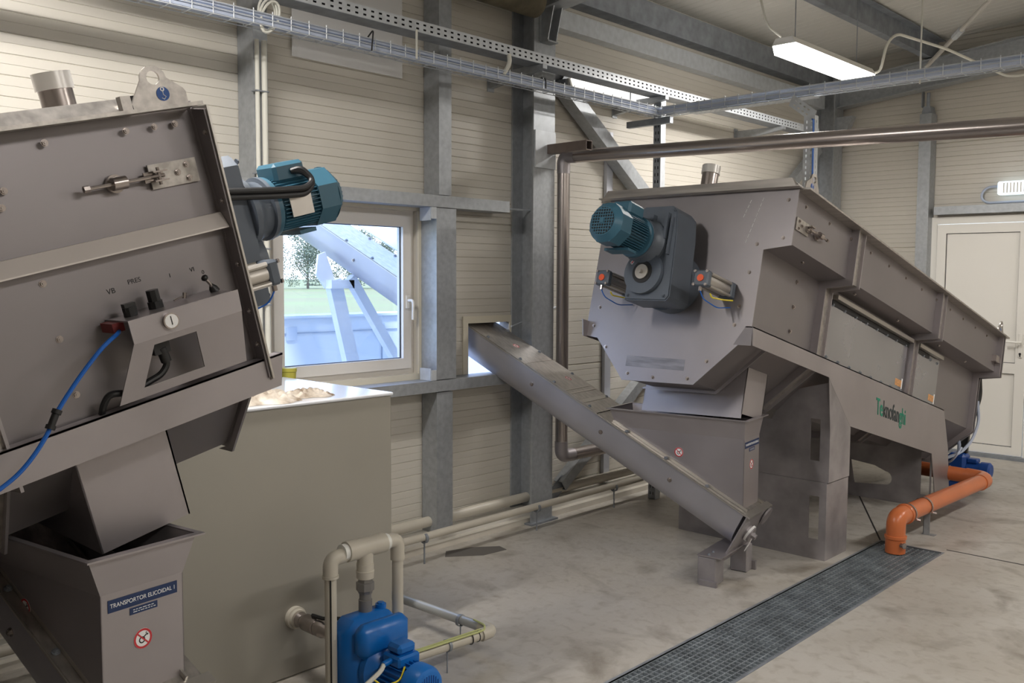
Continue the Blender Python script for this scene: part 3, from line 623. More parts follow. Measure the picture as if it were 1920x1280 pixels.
# ================================================================ INCLINED MACHINES
TA=radians(14.5)
LO=[(-.53,.04),(-.51,.33),(.68,.33),(.68,.02),(.53,0),(.53,-.44),(.24,-.73),(-.22,-.74),(-.44,-.51),(-.53,-.50)]
def inset(P,d):
    out=[];n=len(P)
    area=sum(P[i][0]*P[(i+1)%n][1]-P[(i+1)%n][0]*P[i][1] for i in range(n)); sg=1 if area>0 else -1
    for i in range(n):
        a=Vector(P[i-1]);b=Vector(P[i]);c=Vector(P[(i+1)%n])
        e1=(b-a).normalized();e2=(c-b).normalized(); n1=Vector((-e1.y,e1.x))*sg;n2=Vector((-e2.y,e2.x))*sg
        k=(n1+n2); k=k/max(.25,(1+n1.dot(n2))); out.append((b.x+k.x*d,b.y+k.y*d))
    return out
def machine(loc,rz,oz,label,far):
    R=thing('inclined_trough_machine',label,'processing machine',loc,rz)
    A=Matrix.Translation((0,0,oz))@Matrix.Rotation(-TA,4,'X')       # local axes: x across, y down the trough, z up
    # end plate
    ep=MB(A); ep.prism(LO,'y',-.006,0); plate=ep.build('end_plate',STEELE,R)
    bl=[(.63,.26),(.63,.06),(.49,.03),(.47,-.12),(.44,-.30),(.43,-.40),(.30,-.60),(.20,-.70),(-.02,-.71),(-.19,-.70),(-.37,-.56),(-.48,-.44),(-.46,-.33)]
    nrm=A.to_3x3()@Vector((0,-1,0))
    bolts(R,[(A@Vector((x,-.006,v)),nrm) for x,v in bl],.008,STEELS)
    if not far:
        e2=inset(LO,-.002)
    # body sections
    B=inset(LO,.014)
    secs=[(0,.74,'front_section'),(.755,2.20,'middle_section'),(2.215,3.60,'rear_section')]
    for a,b,nm in secs: MB(A).prism(B,'y',a,b).build(nm,STEELP,R)
    # joint flanges: thin U frames standing proud of the body
    Fo=inset(LO,-.028)
    Fo=[(x,min(v,.33)) for x,v in Fo]
    for s0 in ((.705,.800) if True else ()):
        MB(A).prism(Fo,'y',s0,s0+.008).build('joint_flange',STEEL,R)
    for s0 in (2.150,2.235):
        MB(A).prism(Fo,'y',s0,s0+.008).build('joint_flange',STEEL,R)
    MB(A).prism(inset(LO,-.012),'y',.713,.80).build('joint_web',STEELB,R); MB(A).prism(inset(LO,-.012),'y',2.158,2.235).build('joint_web',STEELB,R)
    MB(A).prism(Fo,'y',3.60,3.612).build('rear_flange',STEEL,R)
    MB(A).prism(Fo,'y',3.652,3.66).build('rear_plate',STEEL,R)
    # lid: lipped cover with folded front edge
    LT=.356
    lid=MB(A); l0=-.02 if far else .165
    lid.prism([(-.555,.318),(.69,.318),(.69,.324),(.655,LT),(-.53,LT),(-.555,.324)],'y',l0,3.62)
    lid.build('lid',STEELB,R)
    if not far: MB(A).box(-.556,.165,.318,-.53,.195,.358).build('lid_end',DARK,R)
    lf=MB(A)
    if far: lf.box(-.565,-.055,.314,.700,-.02,.319); lf.prism([(-.535,.319),(.68,.319),(.655,.362),(-.51,.362)],'y',-.05,-.02)
    else: lf.box(-.40,.13,.318,.62,.165,.350)
    lf.build('lid_front_fold',STEELB,R)
    # lip flanges under lid, both sides
    for x0,x1 in ((.666,.735),(-.585,-.50)):
        MB(A).box(x0,-.0,.312,x1,3.66,.322).build('side_lip',STEELB,R)
    bolts(R,[(A@Vector((.665,.12+i*.29,.26)),(1,0,0)) for i in range(12)],.008,STEELS)
    # vent stub with clear sleeve on the lid
    v=MB(A.copy()); 
    s,xx,vt=(.14,.05,.525) if far else (.21,-.18,.46)
    v.cyl((xx,s,.35),(xx,s,vt),.046,n=28); vs=v.build('vent_stub',STEELS,R)
    v=MB(A); v.cyl((xx,s,vt-.035),(xx,s,vt+.012),.052,n=28); v.build('vent_sleeve',GLASSC,vs,'pale sleeve')
    # lifting lugs
    def lug(x,s,sc=1.0):
        P=[(s-.078*sc,.318),(s+.075*sc,.318),(s+.078*sc,.336)]
        for i in range(9): a=pi*i/8-.0; P.append((s+.004+.036*sc*cos(a),.392+.034*sc*sin(a)))
        P.append((s-.072*sc,.362)); P.append((s-.078*sc,.352))
        hole=[(s+.004+.018*sc*cos(2*pi*i/14),.395+.018*sc*sin(2*pi*i/14)) for i in range(14)]
        m=MB(A@Matrix.Translation((0,0,0))); m.prism(P,'x',x-.004,x+.004,[hole])
        if not far: m.box(x-.004,s+.078,.318,x+.02,s+.105,.358); 
        L_=m.build('lifting_lug',STEELB,R)
        sg=1 if x>0 else -1
        Fm=A@frame((x+sg*.0045,s-.012,.352),(0,sg*1,0),(0,0,1))
        MB(Fm).cyl((0,0,0),(0,0,.001),.018,n=24).build('lifting_point_sticker',BLU,L_,'round blue sticker with white hook')
        k=MB(Fm); k.tube([(0,.008,.0014),(0,-.002,.0014),(.006,-.008,.0014),(0,-.014,.0014),(-.006,-.010,.0014)],.0012,5); k.ring((0,.012,.0012),(0,0,1),.003,.006,.0004,12); k.build('hook_symbol',WHT,L_)
    lug(.70 if far else -.572,.09 if far else .115,1.0)
    if far: lug(.70,3.52,.9)
    # outlet chute under the front end
    ch=MB(A); ch.prism([(-.26,-.70),(.38,-.50),(.38,-.85),(-.26,-.87)],'y',.29,.295); ch.prism([(-.26,-.70),(.38,-.50),(.38,-.825),(-.26,-.825)],'y',.515,.52)
    ch.box(.376,.29,-.825,.38,.52,-.50); ch.box(-.26,.29,-.825,-.256,.52,-.70)
    if not far:
        ch=MB(A); ch.prism([(-.38,-.50),(.26,-.70),(.26,-.83),(-.38,-.83)],'y',.25,.255); ch.prism([(-.38,-.50),(.26,-.70),(.26,-.83),(-.38,-.83)],'y',.515,.52); ch.box(-.38,.25,-.83,-.376,.52,-.50); ch.box(.256,.25,-.83,.26,.52,-.70)
    ch.build('outlet_chute',STEEL,R)
    f_=MB(A); 
    f_.prism([(-.235,-.752),(.25,-.742),(.555,-.44),(.53,-.44),(.24,-.73),(-.22,-.74)],'y',.22,.226); f_.build('chute_flange',STEEL,R)
    # side rail + support plate, upright plane
    SP=[(-.168,1.407),(2.674,.696),(2.79,.40),(2.86,0),(2.56,0),(2.517,.201),(2.452,.404),(1.036,.764),(.722,1.084),(-.164,1.31)]
    dz=oz-1.793
    SPz=[(y,z+dz) for y,z in SP]
    for sx,tg in ((1,0),(-1,1)):
        w_=.57 if (sx>0 or not far) else .525
        x0,x1=(w_-.006,w_) if sx>0 else (-w_,-w_+.006)
        m=MB(); m.prism([(y,z) for y,z in SPz],'x',x0,x1)
        m.add([(sx*.53,-.168,1.407+dz),(sx*w_,-.168,1.407+dz),(sx*w_,2.674,.696+dz),(sx*.53,2.674,.696+dz),(sx*.53,-.168,1.401+dz),(sx*w_,-.168,1.401+dz),(sx*w_,2.674,.690+dz),(sx*.53,2.674,.690+dz)],[(0,1,2,3),(4,7,6,5),(0,4,5,1),(1,5,6,2),(2,6,7,3),(3,7,4,0)])
        if w_>.53: m.prism([(sx*.56,1.31+dz),(sx*.567,1.407+dz),(sx*.53,1.407+dz),(sx*.46,1.31+dz)],'y',-.168,-.162)
        sp=m.build('side_frame',STEEL,R)
    # pedestal
    pz=lambda y: 1.31-.25*(y+.164)+dz
    t=thing('pedestal',None,None); t.parent=R
    slotU=[(.450,.583),(.510,.583),(.510,.83),(.450,.83)]; slotL=[(.456,.119),(.518,.119),(.518,.376),(.456,.376)]
    XL=-.44
    m=MB(); m.prism([(XL,.462),(.566,.462),(.566,1.05+dz),(.30,.98+dz),(.20,.80+dz),(-.20,.80+dz),(XL,.98+dz)],'y',.762,.768,[slotU]); m.build('upper_front_panel',STEELD,t)
    m=MB(); m.prism([(.762,.462),(1.045,.462),(1.045,.755),(.73,1.075+dz),(.762,.755)],'x',.566,.5695); m.build('upper_side_panel',STEELD,t)
    m=MB(); m.box(XL,.768,.462,XL+.004,1.045,.98+dz); m.build('upper_side_panel',STEELD,t)
    m=MB(); m.prism([(XL,.0),(.562,.0),(.562,.455),(XL,.455)],'y',.755,.761,[slotL,[(XL+.07,.30),(XL+.14,.30),(XL+.14,.38),(XL+.07,.38)]]); m.build('lower_front_panel',STEELD,t)
    m=MB(); m.box(.557,.761,0,.562,1.05,.462); m.box(XL,.761,0,XL+.005,1.05,.455); m.box(XL,.755,.455,.562,1.05,.461); m.build('lower_side_panel',STEELD,t)
    # rear cross plate with obround cut-out
    ob=[]
    for i in range(9): a=-pi/2+pi*i/8; ob.append((.235+.045*cos(a),.17+.05*sin(a)))
    ob+= [(.15,.255),(-.03,.275),(-.0,.10)]
    m=MB(); m.prism([(-.56,0),(.56,0),(.56,.62+dz),(-.56,.62+dz)],'y',2.49,2.496,[ob,[(.487,.09),(.548,.09),(.548,.40),(.487,.40)]]); m.build('rear_cross_panel',STEELD,R)
    # gearbox and motor on the end plate (axis frame)
    g=thing('gear_motor',None,None); g.parent=R
    gs=0 if far else -.045; gx=.03 if far else -.02
    gb=MB(A)
    out=[(-.115,-.345),(.145,-.345),(.165,-.32),(.150,.02),(.135,.13),(.10,.165),(-.075,.165),(-.115,.13),(-.125,-.10)]
    back=[(x*1.0+.0,v) for x,v in out]
    gb.prism(inset([(x+gx,v) for x,v in out],.006),'y',-.288+gs,-.28+gs); gb.prism([(x+gx,v) for x,v in out],'y',-.28+gs,-.10)
    gb.build('gearbox',GEAR,g)
    f2=MB(A); f2.cyl((gx,-.10,-.19),(gx,-.006,-.19),.165,n=40); f2.cyl((gx-.005,-.315+gs,-.20),(gx-.005,-.28+gs,-.20),.115,n=40); f2.build('bearing_flange',GEAR,g)
    h=MB(A@Matrix.Translation((0,gs,0))); h.cyl((gx-.005,-.316,-.20),(gx-.005,-.318,-.20),.060,n=32); h.build('shaft_bore',BLACK,g)
    h=MB(A@Matrix.Translation((0,gs,0))); h.cyl((gx-.005,-.318,-.20),(gx-.005,-.326,-.20),.039,n=32); h.cyl((gx-.005,-.326,-.20),(gx-.005,-.345,-.20),.012,n=6); h.build('shaft_end',ALU,g)
    h=MB(A@Matrix.Translation((gx,gs-.3155,-.2))@Matrix.Rotation(radians(-50),4,'Y')); h.box(-.020,-.001,.085,.020,.001,.100); rp=h.build('rating_plate',WHT,g,'small red and white plate')
    h=MB(A@Matrix.Translation((gx,gs-.3168,-.2))@Matrix.Rotation(radians(-50),4,'Y')); h.box(-.017,-.0006,.089,.017,.0006,.096); h.build('red_band',RED,rp)
    bolts(g,[(A@Vector((gx+x_,-.288+gs,v_)),nrm) for x_,v_ in ((-.10,.14),(.115,.14),(-.095,-.32),(.13,-.32))],.008,GEAR)
    rb_=MB(A@Matrix.Translation((gx,gs,0))); rb_.box(.085,-.315,-.02,.100,-.288,.12); rb_.box(.115,-.305,-.10,.125,-.288,.10); rb_.box(-.02,-.32,.075,.015,-.288,.11); rb_.build('casting_ribs',GEAR,g)
    mx,mv=(.005,-.035) if far else (-.05,-.035)
    AM=A@Matrix.Translation((0,gs,0)); A0=A; A=AM
    bell=MB(A); bell.lathe((mx,-.288,mv),(0,-1,0),[(0,.125),(.02,.125),(.035,.112),(.06,.100),(.082,.098),(.086,.112),(.10,.112)],32)
    for a in range(4): 
        q=a*pi/2+.5; bell.box(mx+.08*cos(q)-.012,-.34,mv+.08*sin(q)-.012,mx+.08*cos(q)+.012,-.288,mv+.08*sin(q)+.012)
    bell.build('motor_adapter',GEAR,g)
    mo=MB(A); mo.lathe((mx,-.385,mv),(0,-1,0),[(0,.108),(.022,.108),(.03,.083),(.16,.083),(.19,.083)],32); motor=mo.build('motor_body',TEAL,g)
    fi=MB(A)
    for k in range(44):
        a=2*pi*k/44
        if -.35<math.atan2(sin(a-pi/2),cos(a-pi/2))<.35: continue
        M_=A@Matrix.Translation((mx,0,mv))@Matrix.Rotation(a,4,'Y')
        b=MB(M_); b.box(.080,-.575,-.0016,.098,-.42,.0016); fi.v+=b.v; o=len(fi.v)-8; fi.f+=[tuple(i+o for i in q) for q in b.f]
    fi.build('cooling_fins',TEAL,g,kind='stuff')
    jb=MB(A)
    sgn=1 if far else -1
    jb.cbox(mx-.06,-.56,mv+.075,mx+.06,-.43,mv+.145,.012); jb.build('terminal_box',TEAL,g)
    oc=[(mx+.107*cos(pi/8+i*pi/4),mv+.107*sin(pi/8+i*pi/4)) for i in range(8)]
    fc=MB(A); fc.prism(oc,'y',-.655,-.57); fc.lathe((mx,-.655,mv),(0,-1,0),[(0,.103),(.018,.085),(.03,.075)],32); fc.build('fan_cover',TEAL,g)
    gr=MB(A); gr.cyl((mx,-.686,mv),(mx,-.6865,mv),.070,n=32); gr.build('fan_opening',BLACK,g)
    gl=MB(A)
    for i in range(-4,5):
        w_=math.sqrt(max(0,.07**2-(i*.015)**2)); gl.box(mx+i*.015-.0022,-.690,mv-w_,mx+i*.015+.0022,-.687,mv+w_); gl.box(mx-w_,-.691,mv+i*.015-.0022,mx+w_,-.688,mv+i*.015+.0022)
    gl.box(mx-.012,-.693,mv-.012,mx+.012,-.690,mv+.012)
    gl.build('fan_grille',TEAL,g)
    ft=MB(A); ft.box(mx-.075,-.54,mv-.112,mx+.075,-.47,mv-.098); ft.build('motor_foot',TEAL,g)
    if not far:
        pl=MB(A); pl.box(mx-.092 if False else mx-.1025,-.53,mv-.045,mx-.0985,-.44,mv+.04); pl.build('rating_plate',ALU,g)
        # cables to terminal box
        for k,r_ in ((0,.011),(1,.011)):
            MB(A).tube([(mx-.13,.05,mv+.11-.02*k),(mx-.13,-.10,mv+.105-.02*k),(mx-.13,-.38,mv+.06-.02*k),(mx-.125,-.50,mv+.045-.02*k),(mx-.11,-.55,mv+.065),(mx-.085,-.525,mv+.115-.01*k),(mx-.06,-.50,mv+.11)],r_,10,.04).build('motor_cable',BLACK,g)
    else:
        MB(A).prism([(mx-.02,mv+.1455),(mx+.02,mv+.1455),(mx,mv+.1465)],'y',-.6,-.6+.03) if False else None
    A=A0
    # pneumatic cylinders
    for cx in (.06-.31,.06+.31):
        p=thing('pneumatic_cylinder',None,None); p.parent=R; cv=-.225
        m=MB(A); m.cbox(cx-.042,-.055,cv-.042,cx+.042,-.012,cv+.042,.006); m.build('cylinder_cap',GEAR,p); m=MB(A); m.cbox(cx-.042,-.295,cv-.042,cx+.042,-.255,cv+.042,.008); m.build('cylinder_cap',GEAR,p)
        m=MB(A); m.cyl((cx,-.255,cv),(cx,-.055,cv),.036,n=24)
        for a,b in ((-.032,-.032),(.032,-.032),(-.032,.032),(.032,.032)): m.cyl((cx+a,-.255,cv+b),(cx+a,-.055,cv+b),.009,n=10)
        m.build('cylinder_barrel',ALU,p)
        m=MB(A)
        for a,b in ((-.034,-.034),(.034,-.034),(-.034,.034),(.034,.034)): m.cyl((cx+a,-.302,cv+b),(cx+a,-.295,cv+b),.008,n=6)
        m.cyl((cx,-.285,cv-.042),(cx,-.285,cv-.065),.009,n=8); m.build('tie_nuts',STEELS,p)
        if far:
            m=MB(A); m.cyl((cx,-.300,cv),(cx,-.296,cv),.018,n=24); m.build('round_label',ORD,p,'round orange-red label')
        m=MB(A); m.tube([(cx,-.285,cv-.06),(cx+.01,-.26,cv-.10),(cx+.03,-.15,cv-.12),(cx+.02,-.006,cv-.085)],.003,6,.03); m.build('air_hose',HOSEB,p)
        if far:
            m=MB(A); m.tube([(cx+.06,-.06,cv-.06),(cx+.05,-.14,cv-.075),(cx+.04,-.23,cv-.085),(cx+.04,-.25,cv-.07)],.004,6,.02); m.build('yellow_wire',YEL,p)
    if far:
        # bolted inspection hatches and light rails on the middle and rear section, near side
        for a,b,lab in ((.86,2.13,0),(2.26,2.78,1)):
            h_=MB(A); h_.box(.516,a,-.40,.524,b,-.05); hp=h_.build('inspection_hatch',HATCH,R)
            k=[]; n=int((b-a)/.17)
            for i in range(n+1): k.append((a+.04+i*(b-a-.08)/n,-.385)); k.append((a+.04+i*(b-a-.08)/n,-.075))
            bolts(R,[(A@Vector((.524,s,v)),(1,0,0)) for s,v in k],.008,GALVD)
            m=MB(A); m.box(.524,b-.14,-.36,.5248,b-.03,-.315); m.build('warning_label',ORL,R,'small orange warning label')
            m=MB(A); m.box(.524,b-.03,-.37,.5248,b-.012,-.30); m.build('warning_label_edge',WHT,R)
        m=MB(A); m.box(.524,.88,-.045,.56,2.14,-.02); m.box(.524,2.27,-.045,.56,2.76,-.02); m.build('hatch_rail',ALU,R,'bright aluminium rail')
        m=MB(A); m.box(.516,.88,-.078,.530,2.14,-.048); m.box(.516,2.27,-.078,.530,2.55,-.048); m.build('hatch_hinge',DARK,R)
        bolts(R,[(A@Vector((.516,s,v)),(1,0,0)) for s,v in ((.43,-.06),(.43,-.20),(.43,-.335),(.15,.0+.04),)],.010,STEELS)
        bolts(R,[(A@Vector((.60,s,.016)),A.to_3x3()@Vector((0,0,-1))) for s in (.3,1.0,1.7,2.5,3.1)],.008,STEELS)
        # logo lettering on the side frame
        M_=frame((.5715,1.74,.765),(0,cos(TA),-sin(TA)),(0,.0,1))
        adv=0
        for s_,m_ in (('Te',GRN),('knofan',LGB),('ghi',GRN)):
            k_=.15; o_=text(s_,k_,Matrix.Identity(4),m_,'lettering',R,depth=.001,bold=.0015,align='LEFT',sx=.70)
            xs_=[v_.co.x for v_ in o_.data.vertices]; wd=max(xs_)
            o_.data.transform(frame((.5713,1.42+adv*cos(TA),.845-adv*sin(TA)),(0,cos(TA),-sin(TA)),(0,0,1))); adv+=wd+.006
            sc_=MB(A)
        for (xa,va,xb,vb,n_) in ((.49,.28,.42,.03,9),(.42,.27,.385,.17,4)):
            for q_ in range(n_):
                t0=q_/n_;t1=(q_+.7)/n_; p0=Vector((xa+(xb-xa)*t0,-.0072,va+(vb-va)*t0)); p1=Vector((xa+(xb-xa)*t1,-.0072,va+(vb-va)*t1)); sc_.cyl(p0,p1,.0012,n=5)
        sc_.build('chalk_scratch',WHT,plate,'white chalk scratch lines')
        # rear end piping and control knobs
        m=MB(A); m.tube([(.55,3.68,-.20),(.57,3.71,-.36),(.55,3.66,-.52),(.52,3.54,-.63),(.46,3.40,-.70)],.012,8,.06); m.tube([(.52,3.52,-.62),(.56,3.40,-.60),(.57,3.30,-.66),(.52,3.34,-.72),(.44,3.46,-.74)],.008,8,.06); m.build('grey_hose',CABG,R)
        m=MB(A); m.tube([(.54,3.68,.0),(.55,3.72,-.15),(.52,3.70,-.38)],.02,8,.05); m.box(.45,3.66,-.62,.52,3.70,-.10); m.build('black_conduit',BLACK,R)
        m=MB(A); m.cyl((.66,3.66,.18),(.66,3.70,.18),.022,n=14); m.cyl((.66,3.66,.08),(.66,3.69,.08),.02,n=14); m.build('rear_knobs',BLACK,R)
        m=MB(A); m.box(.666,3.50,.10,.70,3.60,.15); m.build('latch',STEELS,R)
        # squarish wipe mark under the gearbox is part of the plate finish
        m=MB(A); m.box(-.21,-.0068,-.66,.17,-.006,-.60); m.build('wipe_mark',mat('wipe_mark',(.27,.265,.29),.5,.5,.35,7,stretch=(1,1,6)),plate)
    else:
        # strip along the step of the flush side, lamp light painted into its colour
        m=MB(A); m.prism([(-.51,.020),(-.535,.020),(-.562,-.020),(-.562,-.024),(-.51,-.024)],'y',0,3.6); m.build('side_strip',mat('lamplit_stainless',(.66,.61,.58),.42,.35,.05,4),R,smooth=8)
        m=MB(A); m.prism([(-.50,-.50),(-.577,-.47),(-.577,.30),(-.50,.31)],'y',-.006,-.001); m.build('corner_flange',STEELP,R)
        m=MB(A); m.prism([(-.50,-.51),(-.585,-.475),(-.585,.31),(-.50,.315)],'y',-.013,-.007); m.build('lit_plate_edge',ALU,R)  # bright strip added for the light caught on the end plate's edge
        m=MB(A); m.prism([(-.535,-.43),(-.535,-.50),(-.455,-.525),(-.235,-.755),(-.15,-.755),(-.22,-.735),(-.425,-.50),(-.50,-.46)],'y',-.008,.0); m.build('lower_flange',STEEL,R)
        bolts(R,[(A@Vector((-.516,s,v)),(-1,0,0)) for s,v in ((.51,-.056),(.51,-.20),(.51,-.348),(.534,.179),(.55,.141),(.20,.275),(.06,.275),(.12,.275),(.41,.275))],.007,STEELS)
        bolts(R,[(A@Vector((-.558,-.001,v)),A.to_3x3()@Vector((0,1,0))) for v in (.24,.05,-.13,-.27,-.37)],.006,STEELS)
    # tensioner on the upper side
    sx=1 if far else -1; xs=.667 if far else -.516
    TT=A@Matrix.Translation((xs,0,0))@Matrix.Diagonal((sx,1,1,1))
    tn=thing('tensioner',None,None); tn.parent=R
    m=MB(TT); m.box(0,.03,.115,.006,.17,.18); m.build('mounting_plate',STEELB,tn)
    m=MB(TT); m.cyl((.028,.14,.148),(.028,.36,.148),.005,n=8); m.cyl((.028,.345,.148),(.028,.36,.148),.009,n=6); m.build('threaded_rod',STEELS,tn)
    m=MB(TT); m.cyl((.004,.262,.148),(.05,.262,.148),.0,n=4) if False else None
    m.cyl((.0,.268,.148),(.012,.268,.148),.024,n=20); m.cyl((.028,.248,.148),(.028,.285,.148),.017,n=18); m.build('threaded_block',STEELS,tn)
    m=MB(TT); m.box(.012,.135,.134,.042,.175,.138); m.box(.012,.135,.158,.042,.175,.162); m.box(.008,.135,.134,.014,.19,.162); m.cyl((.028,.155,.125),(.028,.155,.171),.005,n=8); m.build('fork_end',STEELS,tn)
    bolts(tn,[(TT@Vector((.006,.06,.165)),(sx,0,0)),(TT@Vector((.006,.09,.148)),(sx,0,0)),(TT@Vector((.006,.06,.128)),(sx,0,0))],.007,STEELS)
    return R,A
FAR,AF=machine((-2.85,4.35,0),0,1.793,'long inclined stainless steel machine at the back with teal motor and green lettering',True)
NEAR,AN=machine((-2.93,1.349,0),pi,1.809,'large inclined stainless steel machine at the left edge with control panel and blue hose',False)

# control panel on the near machine (local coords of NEAR; x negative side faces the hall)
def P_(x,s,v): return AN@Vector((x,s,v))
cp=thing('control_panel',None,None); cp.parent=NEAR
m=MB(AN)
m.prism([(.072,-.185),(.388,-.185),(.388,-.245),(.075,-.245)],'x',-.652,-.648); m.box(-.65,.09,-.188,-.516,.388,-.184)
m.build('panel_top',STEEL,cp)
m=MB(AN)
win=[(.215,-.262),(.335,-.262),(.375,-.368),(.20,-.368)]
# sloping front with the cut-out
V=[]
def sl(s,v): 
    k=(v+.245)/(-.395+.245); return (-.650+.05*k,s,v)
outer=[(.075,-.245),(.388,-.245),(.445,-.395),(.07,-.395)]
tri=tessellate_polygon([[Vector((a,b,0)) for a,b in outer],[Vector((a,b,0)) for a,b in win]])
fl=outer+win
mm=MB(AN); mm.add([sl(*q) for q in fl]+[(sl(*q)[0]+.004,q[0],q[1]) for q in fl],[tuple(t_) for t_ in tri]+[tuple(i+8 for i in reversed(t_)) for t_ in tri]+[(0,1,9,8),(1,2,10,9),(2,3,11,10),(3,0,8,11)]+[(4+i,4+(i+1)%4,12+(i+1)%4,12+i) for i in range(4)])
mm.build('panel_front',STEEL,cp)
m=MB(AN); m.cyl((-.652,.282,-.213),(-.662,.282,-.213),.021,n=28); ga=m.build('pressure_gauge',STEELS,cp)
m=MB(AN); m.cyl((-.662,.282,-.213),(-.6625,.282,-.213),.018,n=28); m.build('gauge_face',WHT,ga)
m=MB(AN); m.box(-.6635,.281,-.223,-.6627,.2835,-.200); m.build('gauge_needle',BLACK,ga)
m=MB(AN); m.cyl((-.58,.345,-.184),(-.58,.345,-.160),.018,n=10); m.box(-.59,.33,-.17,-.57,.36,-.150); m.build('black_knob',BLACK,cp)
m=MB(AN); m.box(-.60,.378,-.212,-.53,.408,-.188); m.build('red_valve_block',mat('red_block',(.16,.015,.015),.5),cp)
m=MB(AN); m.cyl((-.57,.27,-.184),(-.57,.27,-.165),.020,n=10); m.cyl((-.57,.27,-.165),(-.57,.27,-.135),.017,n=8); m.build('black_knob',BLACK,cp)
m=MB(AN); m.cyl((-.575,.19,-.18),(-.575,.185,-.165),.006,n=8); m.cyl((-.575,.22,-.178),(-.575,.185,-.172),.003,n=6); m.build('small_toggle',STEELS,cp)
m=MB(AN); m.tube([(-.58,.105,-.18),(-.585,.112,-.160),(-.59,.125,-.142)],.004,8); lv=m.build('lever',STEELS,cp)
m=MB(AN); m.lathe((-.592,.127,-.139),(0,.55,.85),[(-.008,.003),(-.005,.008),(0,.010),(.005,.008),(.008,.003)],16); m.lathe((-.58,.10,-.184),(0,.35,1),[(0,.014),(.012,.012),(.024,.004)],12); m.build('lever_knob',BLACK,lv)
for s_,a,b,sz in (('VB',.352,-.118,.020),('PRES',.285,-.107,.018),('I',.185,-.118,.016),('VI',.118,-.118,.017),('0',.088,-.133,.016)):
    text(s_,sz,AN@frame((-.5165,a,b),(0,-1,0),(0,0,1)),BLACK,'lettering',cp,.0004)
m=MB(AN); m.tube([(-.54,.29,-.265),(-.57,.31,-.268),(-.585,.325,-.275),(-.59,.30,-.29),(-.585,.285,-.33),(-.585,.31,-.355),(-.585,.36,-.365),(-.59,.40,-.375),(-.58,.455,-.36),(-.565,.47,-.385),(-.55,.475,-.41)],.009,10,.03)
m.cyl((-.59,.296,-.285),(-.587,.29,-.325),.014,n=12); m.build('black_cable',BLACK,cp)
m=MB(AN); m.box(-.60,.275,-.30,-.56,.32,-.255); m.build('plug',BLACK,cp)
# blue air hose hanging in front
hz=MB(AN); hz.tube([(-.57,.385,-.212),(-.61,.397,-.21),(-.63,.454,-.228),(-.63,.523,-.278),(-.63,.575,-.322),(-.63,.609,-.353),(-.635,.638,-.388),(-.64,.681,-.425),(-.64,.726,-.455),(-.64,.767,-.471),(-.64,.84,-.492),(-.63,.95,-.50)],.0055,10,.05); hz.build('blue_hose',HOSEB,cp,'blue air hose')
m=MB(AN); m.cyl((-.631,.603,-.345),(-.635,.630,-.378),.009,n=12); m.cyl((-.631,.601,-.343),(-.632,.608,-.351),.012,n=12); m.cyl((-.634,.626,-.373),(-.635,.632,-.381),.012,n=12); m.build('hose_connector',BLACK,cp)

